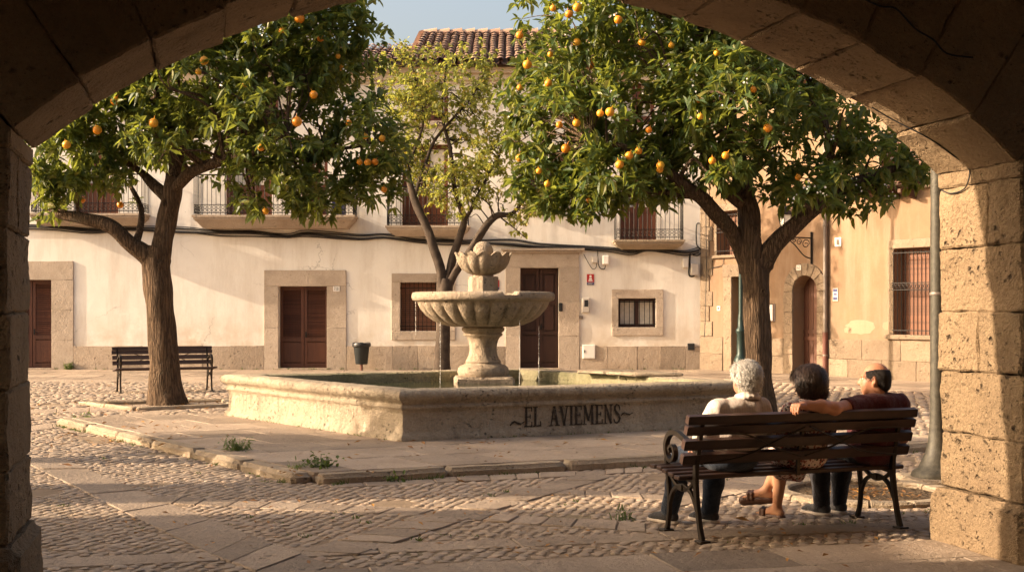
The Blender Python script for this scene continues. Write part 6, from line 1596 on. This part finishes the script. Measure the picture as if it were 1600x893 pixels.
def foot(S, an, d, tilt):
    d = np.array(d, float); d /= np.linalg.norm(d); an = np.array(an); sd = np.array((d[1], -d[0], 0)); dn = np.array((0, 0, -1.))
    hl = an - d * .03 + dn * .035; S.cap(an, hl, .034, .032, .02); ball = an + d * .12 + dn * .045 + np.array((0, 0, tilt)); S.cap(an, ball, .033, .03, .02); S.cap(hl, ball, .026, .026, .02)
    for j, x in enumerate((-.026, -.011, .003, .016, .028)): p = ball + sd * x + d * .01; S.cap(p, p + d * (.045 - .005 * j) + dn * .008, .012, .0095, .004)
    return hl, ball, d, sd
f1 = foot(S, a1, (-.35, 1, 0), 0); f2 = foot(S, a2, (-.75, .8, -.1), .01)
bB = solid(S, 'body', SK2, pB, BF, .006)
eyes(T_, pB, BF, .98)
for hl, ball, d, sd in (f1, f2):
    S = SDF(); b0 = hl + np.array((0, 0, -.03)); b1 = ball + np.array((0, 0, -.033)); S.cap(b0 - d * .01, (b0 + b1) / 2, .035, .032, .02); S.cap((b0 + b1) / 2, b1 + d * .05, .034, .042, .02)
    S.half((hl + np.array((0, 0, -.012))), (d[2] * 0, 0, 1), .004)
    sn = solid(S, 'sandal', SAND, pB, BF, .006)
    S = SDF(); p = ball - d * .02; pts = [p + sd * .038 + np.array((0, 0, -.02)), p + sd * .03 + np.array((0, 0, .022)), p + np.array((0, 0, .034)), p - sd * .03 + np.array((0, 0, .022)), p - sd * .038 + np.array((0, 0, -.02))]; S.chain(pts, [.013] * 5, .012); S.chain([q + d * .03 for q in pts], [.013] * 5, .012)
    solid(S, 'strap', SAND, sn, BF, .006)
S = SDF()
E = lambda p, r, k=.02, op='u': S.ell(T_(*p), np.array(r), Rm, k, op)
E((0, -.025, .028), (.100, .112, .108)); E((0, -.055, -.045), (.098, .075, .09), .04); E((-.05, -.06, -.075), (.05, .05, .05), .03); E((.05, -.06, -.075), (.05, .05, .05), .03); E((0, .06, .085), (.07, .05, .035), .03); E((-.075, -.0, -.03), (.03, .05, .07), .03); E((.075, -.0, -.03), (.03, .05, .07), .03)
E((0, .125, -.035), (.085, .09, .10), .01, 's')
hair_solid(S, 'hair', HB, pB, BF, .006, 2, (.003, 30, (1, 1, .35)), hB, 4200, .065, lambda n: (n[0] * .6, n[1] * .5 - .1, -1.0), .16, 2, .0026, .38)
S = SDF()
S.chain([(uB - .14, .135, sz - .02), (uB + .14, .135, sz - .02)], [.062, .062], .03); S.ell((uB, .155, sz - .13), (.175, .115, .19), None, .04); S.ell((uB, .19, .64), (.165, .14, .20), None, .06); S.ell((uB, .24, .53), (.215, .17, .10), None, .05); S.ell((uB, .115, sz + .005), (.085, .06, .05), None, .04)
for s_, el in ((-1, (uB - .215, .19, sz - .18)), (1, (uB + .205, .19, sz - .18))): S.chain([(uB + s_ * .15, .14, sz - .03), el], [.064, .06], .035)
S.chain([(uB - .09, .30, .54), (uB + .05, .60, .505)], [.11, .085], .05); S.chain([(uB + .09, .30, .54), (uB + .14, .63, .545)], [.11, .085], .05)
S.chain([(uB - .02, .56, .43), (uB + .16, .58, .43)], [.07, .08], .05); S.chain([(uB - .12, .50, .44), (uB + .19, .52, .42)], [.05, .075], .05); S.chain([(uB + .05, .585, .36), (uB + .2, .58, .34)], [.05, .05], .06)
solid(S, 'dress', DRS, pB, BF, .007, 2, (.009, 9, (1, 1, 1)))
# --- balding man in maroon, his arm along the backrest
uC = u_at(1372, .14)
pC = thing('person', 'balding man in maroon shirt resting his arm along the bench back', 'person', BF.pt(uC, .25, 0))
hC = np.array((u_at(1367, .16), .16, z_at(1367, 592, .16)))
S = SDF(); T_, Rm = head(S, hC, .80, 1.03, -.03)
sz = hC[2] - .165
S.chain([hC + (.0, -.01, -.06), (hC[0] + .005, .145, sz + .05), (uC, .15, sz - .03)], [.060, .060, .05], .02)
top = .868
el = (u_at(1302, -.03), -.035, z_at(1302, 638, -.035)); wr = (u_at(1256, -.06), -.045, top + .052)
S.chain([(uC - .19, .10, sz - .03), (lerp(uC - .19, el[0], .5), .04, lerp(sz - .03, el[2], .5) + .004), el, (lerp(el[0], wr[0], .4), -.04, lerp(el[2], wr[2], .4) + .006), wr], [.056, .052, .046, .046, .030], .025)
hand(S, wr, (-.80, -.42, .05), (-.5, .86, 0), (0, -.05, 1), (.62, .75, .45), 1.02, .03, -1)
S.chain([(uC + .19, .14, sz - .03), (uC + .27, .21, sz - .28), (uC + .17, .44, .60)], [.055, .044, .03], .02); hand(S, (uC + .17, .44, .60), (-.3, 1, -.1), (1, .3, 0), (0, .1, 1), (.25, .35, .25), 1.0)
S.chain([(uC, .12, sz - .02), (uC, .17, .72), (uC, .22, .56)], [.06, .09, .12], .05)
kC = [(uC - .16, .66, .50), (uC + .08, .67, .50)]; aC = [(uC - .10, .70, .10), (uC + .08, .74, .10)]
for h_, kn, an in ((-.09, kC[0], aC[0]), (.09, kC[1], aC[1])): S.chain([(uC + h_, .24, .535), kn, an], [.08, .056, .036], .03)
bC = solid(S, 'body', SK3, pC, BF, .006)
eyes(T_, pC, BF, 1.03)
S = SDF()   # a horseshoe of short hair
E = lambda p, r, k=.01, op='u': S.ell(T_(*p), np.array(r) * 1.03, Rm, k, op)
E((0, -.014, .016), (.0785, .1005, .102)); E((0, -.06, -.04), (.056, .048, .05), .025)
E((0, .0, .104), (.066, .110, .074), .012, 's'); E((0, .135, -.01), (.12, .085, .15), .01, 's'); E((0, .04, -.085), (.2, .072, .09), .01, 's'); E((-.095, -.002, -.02), (.03, .026, .045), .008, 's'); E((.095, -.002, -.02), (.03, .026, .045), .008, 's')
hair_solid(S, 'hair', HK, pC, BF, .005, 2, None, hC, 3600, .017, lambda n: (n[0] * .3, -.5, -.8), .2, 3, .0013, .35)
S = SDF()
S.chain([(uC - .165, .115, sz - .02), (uC + .17, .13, sz - .02)], [.078, .078], .03); S.ell((uC, .145, sz - .13), (.215, .135, .20), None, .04); S.ell((uC, .20, .64), (.20, .165, .20), None, .06); S.ell((uC, .22, .53), (.195, .15, .10), None, .05); S.ell((uC, .095, sz + .005), (.11, .075, .05), None, .04)
S.chain([(uC - .18, .105, sz - .03), (lerp(uC - .19, el[0], .62), .03, lerp(sz - .03, el[2], .62) + .004)], [.078, .071], .03); S.half((lerp(uC - .19, el[0], .52), .04, lerp(sz, el[2], .5)), (-.92, -.25, -.28), .006)
S.chain([(uC + .18, .135, sz - .03), (uC + .265, .205, sz - .22)], [.076, .066], .035)
solid(S, 'shirt', SH3, pC, BF, .007, 2, (.010, 13, (1.2, 1, .6)))
S = SDF(); S.ell((uC, .23, .535), (.20, .155, .105), None, .04)
for h_, kn, an in ((-.1, kC[0], aC[0]), (.1, kC[1], aC[1])): S.chain([(uC + h_, .25, .54), kn, (lerp(kn[0], an[0], .5), lerp(kn[1], an[1], .5), .31), an], [.098, .076, .072, .062], .04)
solid(S, 'trousers', TRO, pC, BF, .007, 2, (.007, 10, (1, 1, .8)))
shoe(pC, BF, (uC - .10, .71, 0), .2, SHOE, SOLE); shoe(pC, BF, (uC + .08, .75, 0), .15, SHOE, SOLE)
